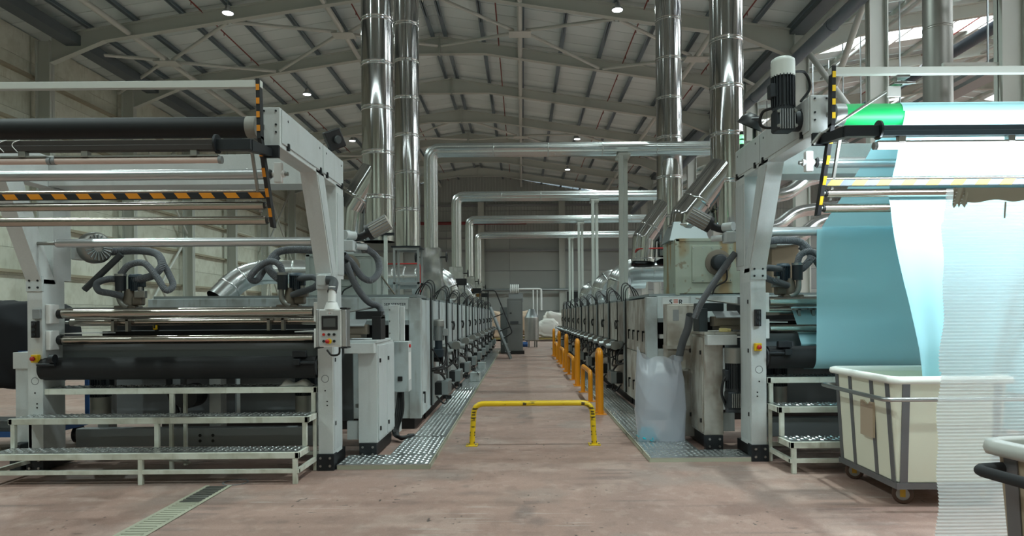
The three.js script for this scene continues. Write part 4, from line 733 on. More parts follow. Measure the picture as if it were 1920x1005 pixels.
{ const q = RF, t = q.thing('switch_cabinet', 'tall stained grey box behind the plastic bag, right of the maker sign', 'switch box');
  part(t, 'box', q.b(-0.62, -0.3, 0.85, 1.62, 1.1, 1.3, 0.006), M.dirty[0]); part(t, 'box_lid', q.b(-0.62, -0.3, 1.12, 1.6, 1.085, 1.1, 0.004), M.dirty[2]); part(t, 'lid_band', q.b(-0.625, -0.295, 1.09, 1.13, 1.08, 1.31), M.dirty[1]);
  part(t, 'lock', q.c([-0.33, 1.1, 1.085], [-0.33, 1.1, 1.07], 0.014, 10), M.black); part(t, 'leg', q.b(-0.6, -0.3, 0.06, 0.85, 1.12, 1.28), M.dirty[1]); part(t, 'tray', q.b(-0.66, -0.4, 0.84, 0.86, 0.98, 1.1), M.steelDull); part(t, 'vent', q.b(-0.55, -0.48, 1.42, 1.55, 1.083, 1.086), M.midGrey);
}
{ const q = LF, t = q.thing('cover_panel_unit', 'pale ribbed cover with bolts below the STENTER sign', 'cover'); part(t, 'cover', [q.b(-0.4, -0.27, 1.25, 1.7, 1.52, 1.6, 0.005), q.b(-0.46, -0.41, 1.25, 1.68, 1.55, 1.6, 0.005)], M.paint); for (const y of [1.35, 1.5, 1.64]) part(t, 'bolt', q.c([-0.285, y, 1.52], [-0.285, y, 1.51], 0.01, 8), M.steel); part(t, 'leg', q.b(-0.28, -0.22, 0.0, 1.25, 1.53, 1.6), M.paintB); }

// ---------------------------------------------------------------- flues, ducts and pipes
function flue(label, x, z, r, y0, y1, pitch, mat = M.stainless) {
  const t = thing('exhaust_flue', label, 'flue', 'stainless exhaust flues'); t.position.set(x, 0, z);
  for (let y = y0; y < y1; y += pitch) { const h = Math.min(pitch, y1 - y); const s = part(t, 'flue_section', C([0, y + 0.01, 0], [0, y + h - 0.01, 0], r, 40, r, true), mat); part(s, 'joint_ring', [lathe([[r, -0.035], [r + 0.008, -0.03], [r + 0.008, -0.018], [r - 0.001, -0.012], [r - 0.001, 0.012], [r + 0.008, 0.018], [r + 0.008, 0.03], [r, 0.035]], [0, y + h, 0], [0, 1, 0], 40)], mat); }
  return t;
}
const L1 = flue('tall polished flue with slanted branch nearest the left machine front', -2.3, -11, 0.255, 2.75, 14.75, 0.71), L2 = flue('tall polished flue just right of the branched left flue', -2.31, -13.9, 0.25, 2.96, 14.75, 0.75);
const R1 = flue('tall polished flue with slanted branch nearest the right machine front', 3.17, -10.5, 0.25, 2.85, 14.4, 0.72), R2 = flue('tall polished flue with slanted branch left of the nearest right flue', 3.37, -15.5, 0.29, 2.86, 14.3, 0.89);
flue('dull steel flue rising behind the white fabric roll', 10.4, -17, 0.33, 4.4, 12.75, 2.1, M.steelDull);
for (const [t, a, b, c, r] of [[L1, [0, 3.95, 0], [-0.42, 3.26, 0], [-0.46, 2.75, 0], 0.25], [R1, [0, 3.85, 0], [-0.63, 3.05, 0], [-0.66, 2.85, 0], 0.245], [R2, [0, 4.1, 0], [-0.58, 3.28, 0], [-0.61, 2.75, 0], 0.27]]) {
  const br = part(t, 'branch', [C(a, b, r, 40, r, true)], M.stainless), m = a.map((v, i) => v + (b[i] - v) * 0.72);
  const d = V(b[0] - a[0], b[1] - a[1], 0).normalize();
  part(br, 'branch_ring', lathe([[r, -0.03], [r + 0.012, -0.025], [r + 0.012, 0.025], [r, 0.03]], m, [d.x, d.y, 0], 40), M.stainless);
  part(br, 'branch_elbow', [new THREE.SphereGeometry(r, 32, 20).translate(...b), C(b, c, r, 40, r, true)], M.stainless);
  part(br, 'branch_ring', lathe([[r, -0.02], [r + 0.012, -0.015], [r + 0.012, 0.015], [r, 0.02]], [c[0], c[1] + 0.06, 0], [0, 1, 0], 40), M.stainless);
}
// fan boxes below the flues
function fanBox(label, x0, x1, z0, z1, y1, mat, cap, cx) {
  const t = thing('fan_box', label, 'fan box', 'exhaust fan boxes');
  part(t, 'box', B(x0, x1, 1.84, y1, z0, z1, 0.008), mat);
  part(t, 'corner_angle', [B(x0 - 0.01, x0 + 0.05, 1.84, y1, z0 + 0.012, z0 - 0.05), B(x1 - 0.05, x1 + 0.01, 1.84, y1, z0 + 0.012, z0 - 0.05), B(x0, x1, y1 - 0.03, y1 + 0.01, z0 + 0.012, z0 - 0.04)], mat);
  const mx = (x0 + x1) / 2, p = part(t, 'motor_plate', B(mx - 0.28, mx + 0.3, 2.02, y1 - 0.1, z0 + 0.02, z0, 0.004), mat);
  part(p, 'flange_ring', lathe([[0.1, 0], [0.19, 0], [0.19, 0.02], [0.1, 0.025]], [mx + 0.1, 2.31, z0 + 0.02], [0, 0, 1], 30), M.casting);
  part(p, 'fan_motor', lathe([[0, 0.16], [0.09, 0.155], [0.115, 0.13], [0.12, 0]], [mx + 0.1, 2.31, z0 + 0.02], [0, 0, 1], 24), M.motorDark);
  for (let i = 0; i < 10; i++) part(p, 'bolt', C([mx - 0.26 + 0.136 * (i % 5), i < 5 ? 2.05 : y1 - 0.13, z0 + 0.02], [mx - 0.26 + 0.136 * (i % 5), i < 5 ? 2.05 : y1 - 0.13, z0 + 0.03], 0.01, 6), M.steel);
  part(t, 'hood', faceted(C([0, y1, 0], [0, cap, 0], 0.42, 4, 0.3)).rotateY(Math.PI / 4).translate(cx, 0, (z0 + z1) / 2), M.galv);
  part(t, 'motor_cable', T([[mx + 0.2, 2.24, z0 + 0.1], [mx + 0.2, 2.05, z0 + 0.08], [mx + 0.05, 1.95, z0 + 0.06], [mx, 1.84, z0 + 0.05]], 0.012, 20, 6), M.cable);
}
fanBox('rust-streaked pale green fan box above the maker sign', 2.27, 3.3, -10.05, -10.95, 2.66, M.rust, 2.95, 2.51);
fanBox('grey-green fan box behind the hose loops of the left machine', -3.25, -2.2, -10.3, -11.2, 2.5, std(0x8a908a, 0.5), 2.9, -2.86);
function duct(label, pts, r, bend = 0.4) {
  const t = thing('clad_duct', label, 'duct', 'silver clad ducts'), b = bent(pts, bend), c = new Poly(b), L = c.l[c.l.length - 1], n = Math.max(3, Math.round(L / 0.28));
  for (let i = 0; i < n; i++) {                                   // short straight cladding pieces, each overlapping the next
    const sub = Array.from({ length: 6 }, (_, k) => c.getPoint(Math.min(1, (i + k / 5) / n)));
    part(t, 'cladding_piece', new THREE.TubeGeometry(new Poly(sub), 5, r + (i % 2) * 0.004, 32), M.clad);
    const d = sub[5].clone().sub(sub[4]).normalize();
    part(t, 'cladding_band', lathe([[r, -0.016], [r + 0.01, -0.012], [r + 0.01, 0.012], [r, 0.016]], sub[5].toArray(), d.toArray(), 32), M.clad);
  }
}
duct('fat silver duct bending down left of the rusty fan box', [[3.6, 2.58, -15.8], [2.24, 2.58, -15.8], [2.24, 1.75, -15.9]], 0.27, 0.45);
duct('second fat silver duct elbow farther along the right machine', [[3.6, 2.6, -20], [2.33, 2.6, -20], [2.33, 1.75, -20.1]], 0.29, 0.45);
duct('third small silver duct elbow on the right machine', [[3.6, 2.6, -25], [2.4, 2.6, -25], [2.4, 1.75, -25.1]], 0.29, 0.45);
duct('fat silver duct lying left of the tapered steel valve box', [[-3.9, 2.48, -16.4], [-1.78, 2.48, -16.4], [-1.78, 1.7, -16.5]], 0.27, 0.4);
duct('silver duct elbow behind the tapered valve box on the left machine', [[-3.6, 2.48, -22.6], [-1.78, 2.48, -22.6], [-1.78, 1.7, -22.7]], 0.27, 0.4);
duct('silver duct seen through the left feeding frame', [[-5.0, 1.85, -11.2], [-4.7, 2.33, -11.6], [-3.0, 2.33, -11.7]], 0.2);
// heating pipes across the aisle, ribbed cladding
[[15.1, 'nearest and thickest-looking', 0], [21, 'second', 1], [26.1, 'third', 2], [31.2, 'farthest', 3]].forEach(([d, nm, i]) => {
  const t = thing('crossover_pipe', nm + ' silver clad pipe crossing over the aisle', 'pipe', 'crossover pipes');
  const pts = bent([[-2.0, 3.0, -d], [-2.0, 5.22, -d], [7.2, 5.22, -d]], 0.22), r = 0.145;
  const g = new THREE.TubeGeometry(new Poly(pts), 120, r, 48), p = g.attributes.position, nn = g.attributes.normal;
  for (let k = 0; k < p.count; k++) { const a = (k % 49) / 48 * Math.PI * 2, e = 0.011 * Math.cos(a * 11); p.setXYZ(k, p.getX(k) + nn.getX(k) * e, p.getY(k) + nn.getY(k) * e, p.getZ(k) + nn.getZ(k) * e); }
  g.computeVertexNormals();
  part(t, 'ribbed_cladding', g, M.cladRib);
  for (const x of [-0.6, 0.6, 1.8, 3.0, 4.2]) part(t, 'cladding_band', lathe([[r + 0.004, -0.012], [r + 0.011, -0.01], [r + 0.011, 0.01], [r + 0.004, 0.012]], [x, 5.22, -d], [1, 0, 0], 36), M.cladRib);
  const pp = thing('pipe_support', nm + ' grey twin support post under a crossover pipe', 'post', 'crossover pipe supports');
  for (const [x, h] of [[2.17, 5.06], [2.33, 5.32]]) part(pp, 'post', B(x - 0.045, x + 0.045, 1.84, h, -d + 0.2 - (h > 5.2 ? 0.4 : 0), -d + 0.29 - (h > 5.2 ? 0.4 : 0), 0.004), M.steelGrey);
  part(pp, 'saddle', [B(2.12, 2.38, 5.02, 5.07, -d + 0.3, -d - 0.25), B(2.1, 2.4, 1.84, 1.86, -d + 0.34, -d - 0.28)], M.steelGrey);
  const b = thing('valve_box', nm + ' tapered stainless valve box at the foot of a crossover pipe', 'valve box', 'valve boxes on the left machine');
  part(b, 'box', faceted(C([-2.0, 1.84, -d], [-2.0, 3.05, -d], 0.38, 4, 0.29)).translate(2.0, 0, d).rotateY(Math.PI / 4).translate(-2.0, 0, -d), M.boxSteel);
  for (const s of [-1, 1]) { const w = part(b, 'handwheel', new THREE.TorusGeometry(0.1, 0.016, 8, 24).rotateY(Math.PI / 2).translate(-2.0 + s * 0.34, 2.86, -d), M.black); part(w, 'spokes', [C([-2.0 + s * 0.2, 2.86, -d], [-2.0 + s * 0.36, 2.86, -d], 0.02, 8), B(-2.0 + s * 0.34 - 0.006, -2.0 + s * 0.34 + 0.006, 2.77, 2.95, -d - 0.01, -d + 0.01), B(-2.0 + s * 0.34 - 0.006, -2.0 + s * 0.34 + 0.006, 2.85, 2.87, -d - 0.09, -d + 0.09)], M.black); }
  if (i < 3) { const a = thing('burner_actuator', nm + ' black actuator with brass fitting on the left machine', 'actuator', 'burner actuators'); part(a, 'head', B(-1.62, -1.34, 2.3, 2.46, -d - 1.4, -d - 1.6, 0.01), M.black); part(a, 'fitting', [C([-1.95, 2.38, -d - 1.5], [-1.62, 2.38, -d - 1.5], 0.06, 14), B(-1.85, -1.72, 2.31, 2.45, -d - 1.42, -d - 1.58, 0.02)], std(0x8a6a43, 0.35, 0.8)); part(a, 'stand', C([-1.8, 1.84, -d - 1.5], [-1.8, 2.33, -d - 1.5], 0.03, 8), M.galv); part(a, 'cable', T([[-1.4, 2.32, -d - 1.5], [-1.38, 2.1, -d - 1.3], [-1.5, 1.98, -d - 0.9], [-1.6, 1.85, -d - 0.7]], 0.014, 20, 6), M.cable); }
});
// alu access frame, red rails
{ const t = thing('access_frame', 'pale aluminium stand carrying the second left flue', 'frame'); for (const x of [-2.57, -2.09]) for (const z of [-13.64, -14.12]) part(t, 'post', B(x, x + 0.04, 1.84, 2.88, z, z - 0.04), M.alu); for (const z of [-13.64, -14.12]) { part(t, 'top_rail', B(-2.57, -2.05, 2.88, 2.93, z, z - 0.04), M.alu); part(t, 'mid_rail', B(-2.57, -2.05, 2.2, 2.24, z, z - 0.04), M.alu); } part(t, 'top_plate', B(-2.6, -2.02, 2.93, 2.96, -13.6, -14.2), M.blackSteel); }
{ const t = thing('guard_rail', 'thin red guard rail on top of the left machine', 'rail', 'red guard rails'); part(t, 'rail', bentTube([[-3.6, 1.84, -14.75], [-3.6, 2.69, -14.75], [-2.19, 2.69, -14.75], [-2.19, 1.84, -14.75]], 0.014, 0.06, 40, 8), M.red); }
{ const t = thing('guard_rail', 'thin red guard rail round the second right flue', 'rail', 'red guard rails'); part(t, 'rail', bentTube([[2.56, 2.84, -15.5], [2.56, 3.02, -15.25], [3.62, 3.05, -15.25]], 0.014, 0.06, 40, 8), M.red); }
{ const t = thing('stay_post', 'thin grey stay post with slanting rod beside the left duct', 'post'); part(t, 'post', B(-2.16, -2.11, 1.84, 2.85, -10.7, -10.75), M.steelGrey); part(t, 'arm', B(-2.5, -2.0, 2.83, 2.87, -10.69, -10.76), M.blackSteel); part(t, 'rod', C([-2.35, 2.4, -10.7], [-1.95, 1.84, -10.7], 0.012, 8), M.casting); }
// silver lines behind the right frame
for (const [i, [y, z, x0, nm]] of [[3.55, -11.6, 3.6, 'upper'], [3.1, -12.4, 3.7, 'middle'], [2.75, -11.2, 3.6, 'lower']].entries()) {
  const t = thing('steam_pipe', nm + ' silver steam pipe with handwheel valve behind the right feeding frame', 'pipe', 'steam pipes behind the right frame');
  part(t, 'pipe', bentTube([[x0, y, z], [x0 + 0.9, y, z], [x0 + 1.4, y + 0.35, z - 0.3], [x0 + 3.2, y + 0.55, z - 0.5]], 0.11, 0.25, 60, 20), M.clad);
  part(t, 'valve_body', [C([x0 + 0.15, y, z], [x0 + 0.55, y, z], 0.14, 20), C([x0 + 0.35, y, z], [x0 + 0.35, y, z + 0.25], 0.05, 12)], M.steelDull);
  part(t, 'handwheel', new THREE.TorusGeometry(0.085, 0.014, 8, 24).translate(x0 + 0.35, y, z + 0.26), M.black); part(t, 'stand', B(x0 + 0.05, x0 + 0.1, 1.84, y - 0.05, z, z - 0.05), M.galv);
}
{ const t = thing('roof_unit', 'tan boxed unit behind the suction head on the right machine', 'box'); part(t, 'box', B(4.1, 4.55, 1.84, 2.7, -11.2, -11.8, 0.01), std(0x8c7a66, 0.6)); part(t, 'lid', B(4.08, 4.57, 2.7, 2.74, -11.18, -11.82), std(0x7c6c5b, 0.6)); }

// ---------------------------------------------------------------- aisle: barrier, guard hoops, bag
{ const t = thing('hoop_barrier', 'scuffed yellow hoop barrier standing across the aisle', 'barrier');
  part(t, 'hoop', bentTube([[-0.615, 0.01, -8.2], [-0.585, 0.5, -8.2], [0.83, 0.5, -8.2], [0.855, 0.01, -8.2]], 0.033, 0.12, 60, 18), std(0xffffff, 0.35, 0, { map: tex(256, (u, v) => mixc([222, 184, 18], [60, 48, 24], 0.9 * step(0.7, 0.78, vnoise(u * 6, v * 40, 40, 77) * 0.6 + 0.5 * fbm(u, v, 6, 79, 4))), 0.7) }));
  for (const x of [-0.615, 0.855]) { const p = part(t, 'base_plate', B(x - 0.07, x + 0.07, 0, 0.012, -8.12, -8.28, 0.003), M.yellow); for (const s of [-0.05, 0.05]) part(p, 'bolt', C([x + s, 0.012, -8.15], [x + s, 0.024, -8.15], 0.012, 6), M.steel); } }
const hoop = (d0, d1, h, r, label, x) => { const t = thing(h > 0.7 ? 'bollard_hoop' : 'guard_hoop', label, h > 0.7 ? 'bollard' : 'guard rail', h > 0.7 ? 'tall amber hoops' : 'low amber hoops'); part(t, 'hoop', bentTube([[x, 0.01, -d0], [x, h, -d0], [x, h, -d1], [x, 0.01, -d1]], r, Math.min(0.12, (d1 - d0) / 2), 50, 18), M.amber); for (const d of [d0, d1]) part(t, 'base_plate', B(x - 0.09, x + 0.09, 0, 0.012, -d + 0.09, -d - 0.09, 0.003), M.amber); };
const ord2 = ['nearest', 'second nearest', 'third nearest', 'fourth nearest', 'farthest'];
[10.67, 14.95, 18.7, 22.4, 26.2].forEach((d, i) => hoop(d, d + 0.3, 0.99, 0.047, ord2[i] + ' tall amber safety hoop on the right of the aisle', 1.215));
[12.25, 16.4, 20.1, 23.9].forEach((d, i) => hoop(d, d + 1.5, 0.53, 0.042, ['nearest', 'second nearest', 'third nearest', 'farthest'][i] + ' low amber guard hoop between the tall hoops', 1.215));
{ // clear plastic bag with lint, fed by a hose
  const t = thing('plastic_bag', 'clear plastic bag with turquoise lint standing on the right walkway', 'bag'); t.position.set(1.645, 0.05, -8.15);
  const W = 0.305;
  const g = sheet((s, a) => {
    const th = a * Math.PI * 2, cx = Math.cos(th), cz = Math.sin(th);
    const lx = cx < 0 ? 1 : 0, topY = 0.98 + 0.13 * Math.max(0, -cx) ** 3 + 0.03 * Math.sin(th * 5) + 0.02 * Math.max(0, cx);
    const y = topY * s, belly = 0.92 + 0.1 * Math.sin(Math.PI * Math.min(1, s * 1.1)) - 0.05 * s;
    const depth = 0.13 * (0.35 + 0.9 * Math.sin(Math.PI * Math.min(0.93, 0.12 + s * 0.8))) * (1 - 0.55 * step(0.8, 1, s));
    const rg = (v) => 1 - 2 * Math.abs(Math.sin(v)) ** 0.6; const wr = 0.004 * Math.sin(th * 3 + s * 5) + 0.006 * rg(th * 3.5 + s * 4) * (0.3 + s) + 0.007 * rg(th * 8 - s * 6) * step(0.7, 0.95, s) + 0.005 * rg(s * 9 + cx * 3) * (1 - step(0.6, 0.8, s));
    const sx = Math.sign(cx) * Math.abs(cx) ** 0.75, sz = Math.sign(cz) * Math.abs(cz) ** 0.8;
    return [(W * belly + wr) * sx - 0.015 * s, Math.max(0.002, y), (depth + wr) * sz];
  }, 60, 96);
  part(t, 'film', g, M.bag);
  part(t, 'bottom', sheet((s, a) => [W * 0.9 * s * Math.cos(a * 6.2832), 0.003, 0.08 * s * Math.sin(a * 6.2832)], 6, 40), M.bag);
  const pile = new THREE.SphereGeometry(1, 40, 24), p = pile.attributes.position;
  for (let i = 0; i < p.count; i++) { const x = p.getX(i), y = p.getY(i), z = p.getZ(i), n = 1 + 0.12 * Math.sin(x * 9 + z * 7) + 0.1 * Math.sin(y * 13 + x * 5) + 0.06 * Math.sin(z * 23 + x * 19); p.setXYZ(i, -0.14 + x * 0.13 * n, Math.max(0.006, 0.06 + y * 0.1 * n - 0.12 * Math.max(0, x)), z * 0.082 * n); }
  pile.computeVertexNormals(); part(t, 'lint_pile', pile, M.lint, { label: 'turquoise lint', kind: 'stuff' });
  const h = thing('waste_hose', 'grey hose tied into the mouth of the plastic bag', 'hose');
  part(h, 'hose', T([[1.93, 1.55, -7.85], [1.93, 1.4, -7.95], [1.9, 1.22, -8.1], [1.87, 1.05, -8.15]], 0.045, 60, 16), M.hose, { ownUv: true }); part(h, 'collar', C([1.865, 1.06, -8.15], [1.858, 1.0, -8.15], 0.055, 20), M.bag);
}
{ const t = thing('drain_grate', 'slotted floor drain strip in front of the left steps', 'drain'); const x0 = -2.94, x1 = -2.7;
  part(t, 'channel', B(x0, x1, 0.001, 0.003, -4.0, -6.32), M.recess);
  part(t, 'edge_bar', [B(x0, x0 + 0.035, 0.003, 0.008, -4.0, -6.32), B(x1 - 0.035, x1, 0.003, 0.008, -4.0, -6.32)], M.edge);
  for (let i = 0; i < 38; i++) { const z = -4.02 - i * 0.06; part(t, 'slat', B(x0 + 0.03, x1 - 0.03, 0.003, 0.008, z, z - 0.045), z < -5.7 ? M.steelDull : M.edge); }
  part(t, 'drain_lip', lathe([[0.1, 0.003], [0.115, 0.006], [0.12, 0.003]], [-2.72, 0.001, -6.45], [0, 1, 0], 24), M.midGrey);
}
{ const t = thing('utility_box', 'pale grey box lying on the left walkway', 'box'); part(t, 'box', B(-1.2, -0.98, 0.05, 0.26, -15.6, -15.85, 0.01), M.clean[0]); part(t, 'cord', T([[-1.1, 0.26, -15.7], [-1.05, 0.28, -15.6], [-1.0, 0.2, -15.58]], 0.008, 12, 6), M.cable); }
{ const t = thing('utility_box', 'second pale grey box farther up the left walkway', 'box'); part(t, 'box', B(-1.25, -1.05, 0.05, 0.22, -19.2, -19.45, 0.01), M.clean[1]); part(t, 'lid', B(-1.26, -1.04, 0.22, 0.235, -19.19, -19.46), M.clean[0]); }

// ---------------------------------------------------------------- trolleys and board on the right
function tubTrolley(label, o) {
  const t = thing('tub_trolley', label, 'trolley', 'tub trolleys'); t.position.set(o.x, 0, o.z); t.rotation.y = o.turn;
  const W = o.w / 2, D = o.d / 2, y0 = 0.19, y1 = 1.02;
  const ring = (hw, hd, r, y) => { const out = []; for (const [sx, sz, a0] of [[1, 1, 0], [-1, 1, 90], [-1, -1, 180], [1, -1, 270]]) for (let i = 0; i <= 6; i++) { const a = (a0 + 15 * i) * Math.PI / 180; out.push([sx * (hw - r) + r * Math.cos(a), y, sz * (hd - r) + r * Math.sin(a)]); } out.push(out[0]); return out; };
  const loft = (levels) => { const R = levels.map((l) => ring(...l)); return sheet((s, u) => R[Math.round(s * (levels.length - 1))][Math.round(u * (R[0].length - 1))], levels.length - 1, R[0].length - 1); };
  const bm = 0.05;
  part(t, 'tub', loft([[0.02, 0.02, 0.01, y0], [W - bm, D - bm, 0.05, y0], [W - bm + 0.002, D - bm + 0.002, 0.06, y0 + 0.01], [W, D, 0.07, y1], [W - 0.006, D - 0.006, 0.065, y1], [W - bm - 0.006, D - bm - 0.006, 0.05, y0 + 0.02], [0.02, 0.02, 0.01, y0 + 0.02]]), o.mat).material.side = THREE.DoubleSide;
  part(t, 'rim', loft([[W, D, 0.07, y1 - 0.025], [W + 0.035, D + 0.035, 0.08, y1 - 0.03], [W + 0.042, D + 0.042, 0.085, y1 - 0.01], [W + 0.035, D + 0.035, 0.08, y1 + 0.02], [W + 0.005, D + 0.005, 0.07, y1 + 0.03], [W - 0.012, D - 0.012, 0.06, y1 + 0.015], [W - 0.01, D - 0.01, 0.06, y1 - 0.02]]), o.rim).material.side = THREE.DoubleSide;
  // steel straps up the sides, following the taper
  const strap = (x, z, nx, nz, wd) => { const lo = bm + 0.0, a = nx ? W : D; const at = (y) => { const f = (y - y0) / (y1 - y0), off = a - lo * (1 - f); return nx ? [nx * off, z] : [x, nz * off]; }; const [xa, za] = at(y0), [xb, zb] = at(y1 - 0.03); const g = B(-wd / 2, wd / 2, 0, Math.hypot(y1 - 0.03 - y0, lo), 0, 0.006); g.rotateX(Math.atan2(lo, y1 - 0.03 - y0)); g.rotateY(nx ? nx * Math.PI / 2 : nz > 0 ? 0 : Math.PI); g.translate(xa, y0, za); return g; };
  for (const s of [-1, 1]) { for (const z of [-D * 0.35, D * 0.35]) part(t, 'strap', strap(0, z, s, 0, 0.055), M.tubBand); for (const z of [-D + 0.1, D - 0.1]) part(t, 'corner_strap', strap(0, z, s, 0, 0.06), M.tubBand); for (const x of [-W + 0.1, W - 0.1]) part(t, 'corner_strap', strap(x, 0, 0, s, 0.06), M.tubBand); }
  part(t, 'base_frame', [B(-W + bm - 0.01, W - bm + 0.01, y0 - 0.05, y0, D - bm - 0.03, D - bm + 0.012), B(-W + bm - 0.01, W - bm + 0.01, y0 - 0.05, y0, -D + bm + 0.03, -D + bm - 0.012), B(-W + bm - 0.012, -W + bm + 0.03, y0 - 0.05, y0, -D + bm, D - bm), B(W - bm - 0.03, W - bm + 0.012, y0 - 0.05, y0, -D + bm, D - bm)], M.tubBand);
  const hr = o.handle || 0.018, hy = o.hy || 0.9;
  part(t, 'handle', [T(bent([[-W, hy, -D + 0.06], [-W - 0.13, hy, -D + 0.06], [-W - 0.13, hy, D + 0.13], [W + 0.13, hy, D + 0.13], [W + 0.13, hy, -D + 0.06], [W, hy, -D + 0.06]], 0.06).map((p) => p.toArray()), hr, 140, 14)], o.hmat || M.steel, { label: o.hmat ? 'handle in worn black foam' : undefined });
  for (const sx of [-1, 1]) for (const sz of [-1, 1]) {
    const x = sx * (W - 0.14), z = sz * (D - 0.14), c = part(t, 'caster', [B(-0.035, -0.03, 0.06, 0.19, -0.02, 0.02), B(0.03, 0.035, 0.06, 0.19, -0.02, 0.02), B(-0.05, 0.05, 0.17, 0.18, -0.05, 0.05)], std(0xb08a2a, 0.5, 0.4));
    part(c, 'wheel', lathe([[0.05, -0.022], [0.074, -0.022], [0.08, -0.012], [0.08, 0.012], [0.074, 0.022], [0.05, 0.022]], [0, 0.08, 0], [1, 0, 0], 32), M.caster); part(c, 'wheel_disc', C([-0.015, 0.08, 0], [0.015, 0.08, 0], 0.055, 28), M.steelDull); c.position.set(x, 0, z); c.rotation.y = 1.1;
  }
  if (o.pocket) part(t, 'document_pocket', E([[-0.11, 0], [0.11, 0], [0.11, 0.3], [0.05, 0.3], [0.02, 0.26], [-0.07, 0.3], [-0.11, 0.3]], 0.02).rotateY(-Math.PI / 2).translate(-W + 0.005, 0.5, 0.12), M.pocket, { label: 'beige document pocket' });
  return t;
}
tubTrolley('white tub trolley with grey straps catching the hanging fabric', { x: 3.42, z: -5.98, turn: -0.02, w: 0.92, d: 1.12, mat: M.tub, rim: M.tubRim, pocket: true, hy: 0.88 });
tubTrolley('stained beige tub trolley with black foam handle in the right foreground', { x: 2.44, z: -2.35, turn: 0.16, w: 0.95, d: 1.0, mat: M.tubOld, rim: M.tubOldRim, handle: 0.022, hmat: M.foam, hy: 0.94 });
{ // corrugated translucent board standing on edge
  const t = thing('corrugated_board', 'translucent corrugated plastic board with torn tape on its top edge', 'board'); t.position.set(2.6, 0, -4.12); t.rotation.y = 0.03;
  const H = 2.3, N = 110;
  const left = (y) => -0.035 - 0.1 * (1 - y / H) + 0.012 * Math.sin(y * 5) + 0.007 * Math.sin(y * 17 + 1) - (y > 1.2 && y < 2.1 ? 0.012 : 0);
  part(t, 'corrugated_sheet', sheet((s, u) => { const y = H * s; const x = left(y) * (1 - u) + 1.25 * u; return [x, y, 0.006 * Math.cos(s * N * 2 * Math.PI) + 0.01 * Math.sin(u * 4 + y)]; }, N * 8, 16), M.board);
  part(t, 'torn_tape', [sheet((s, u) => { const x = -0.005 + 0.3 * u * 0.3, y = H + 0.006 - 0.11 * s - 0.012 * s * Math.sin(u * 19); return [x, y, 0.016 + 0.006 * Math.sin(u * 12 + s * 5)]; }, 10, 20), sheet((s, u) => { const x = 0.07 + 1.18 * u, y = H + 0.006 - (0.085 - 0.03 * u + 0.008 * Math.sin(u * 31)) * s; return [x, y, 0.017 + 0.003 * Math.sin(u * 40)]; }, 6, 60), sheet((s, u) => [0.31 + 0.012 * u - 0.015 * s, H - 0.08 - 0.1 * s, 0.019 + 0.01 * s], 6, 2)], M.tape).material.side = THREE.DoubleSide;
}
{ // dark cloth trolley at the far left
  const t = thing('cloth_trolley', 'blue-framed trolley heaped with black cloth at the left edge', 'trolley');
  part(t, 'frame', [B(-5.55, -5.5, 0.25, 1.2, -7.75, -7.8), B(-7.0, -5.5, 0.22, 0.28, -7.75, -7.8), B(-7.0, -5.5, 1.15, 1.2, -7.75, -7.8), B(-5.55, -5.5, 0.22, 0.28, -7.75, -8.7), B(-5.55, -5.5, 0.25, 1.2, -8.65, -8.7), B(-6.3, -6.26, 0.25, 1.2, -7.76, -7.8)], M.blue);
  part(t, 'deck', B(-7.0, -5.5, 0.28, 0.32, -7.78, -8.7), M.darkGrey);
  const g = new THREE.SphereGeometry(1, 40, 24), p = g.attributes.position;
  for (let i = 0; i < p.count; i++) { let x = p.getX(i), y = p.getY(i), z = p.getZ(i); const f = (v) => Math.sign(v) * Math.abs(v) ** 0.5; x = f(x); y = f(y); z = f(z); const n = 1 + 0.03 * Math.sin(x * 7 + y * 9) + 0.02 * Math.sin(z * 13 + x * 11); p.setXYZ(i, -6.25 + x * 0.76 * n, 1.26 + y * 0.52 * n, -8.22 + z * 0.5 * n); }
  g.computeVertexNormals(); part(t, 'cloth_heap', g, M.charcoal);
  for (const x of [-6.9, -5.6]) for (const z of [-7.85, -8.6]) part(t, 'caster', C([x - 0.025, 0.11, z], [x + 0.025, 0.11, z], 0.11, 20), M.black);
}
{ // control box behind the outer left post
  const q = LF, t = q.thing('terminal_box', 'grey terminal box mounted outside the outer left post', 'box'); part(t, 'box', q.b(3.12, 3.3, 0.25, 1.2, 0.1, 0.4, 0.008), M.paintB); part(t, 'lid', q.b(3.11, 3.31, 1.05, 1.22, 0.08, 0.42, 0.006), M.paint); part(t, 'base_motor', q.b(3.14, 3.26, 0.02, 0.3, -0.05, 0.1, 0.015), M.motorDark); }

// ---------------------------------------------------------------- far end of the aisle
{ const t = thing('electric_cabinet', 'tall dark grey electric cabinet at the far end of the aisle', 'cabinet');
  part(t, 'body', B(-0.6, 0.02, 0.12, 2.24, -27.4, -28.0, 0.01), std(0x6f716f, 0.5)); part(t, 'cabinet_door', B(-0.55, -0.05, 1.2, 2.14, -27.385, -27.4, 0.004), std(0x777977, 0.5)); part(t, 'vent_grille', B(-0.48, -0.15, 1.22, 1.32, -27.375, -27.385), M.darkGrey); part(t, 'lock', B(-0.5, -0.42, 1.62, 1.67, -27.37, -27.385), M.black); part(t, 'plinth', B(-0.62, 0.08, 0, 0.12, -27.35, -28.02), M.black); }
{ const t = thing('electric_cabinet', 'narrow grey cabinet just left of the tall dark cabinet', 'cabinet'); part(t, 'body', B(-0.9, -0.62, 0.0, 1.9, -28.2, -28.9, 0.01), std(0x747978, 0.5)); part(t, 'door_panel', B(-0.88, -0.64, 0.1, 1.85, -28.18, -28.2), std(0x7d8281, 0.5)); }
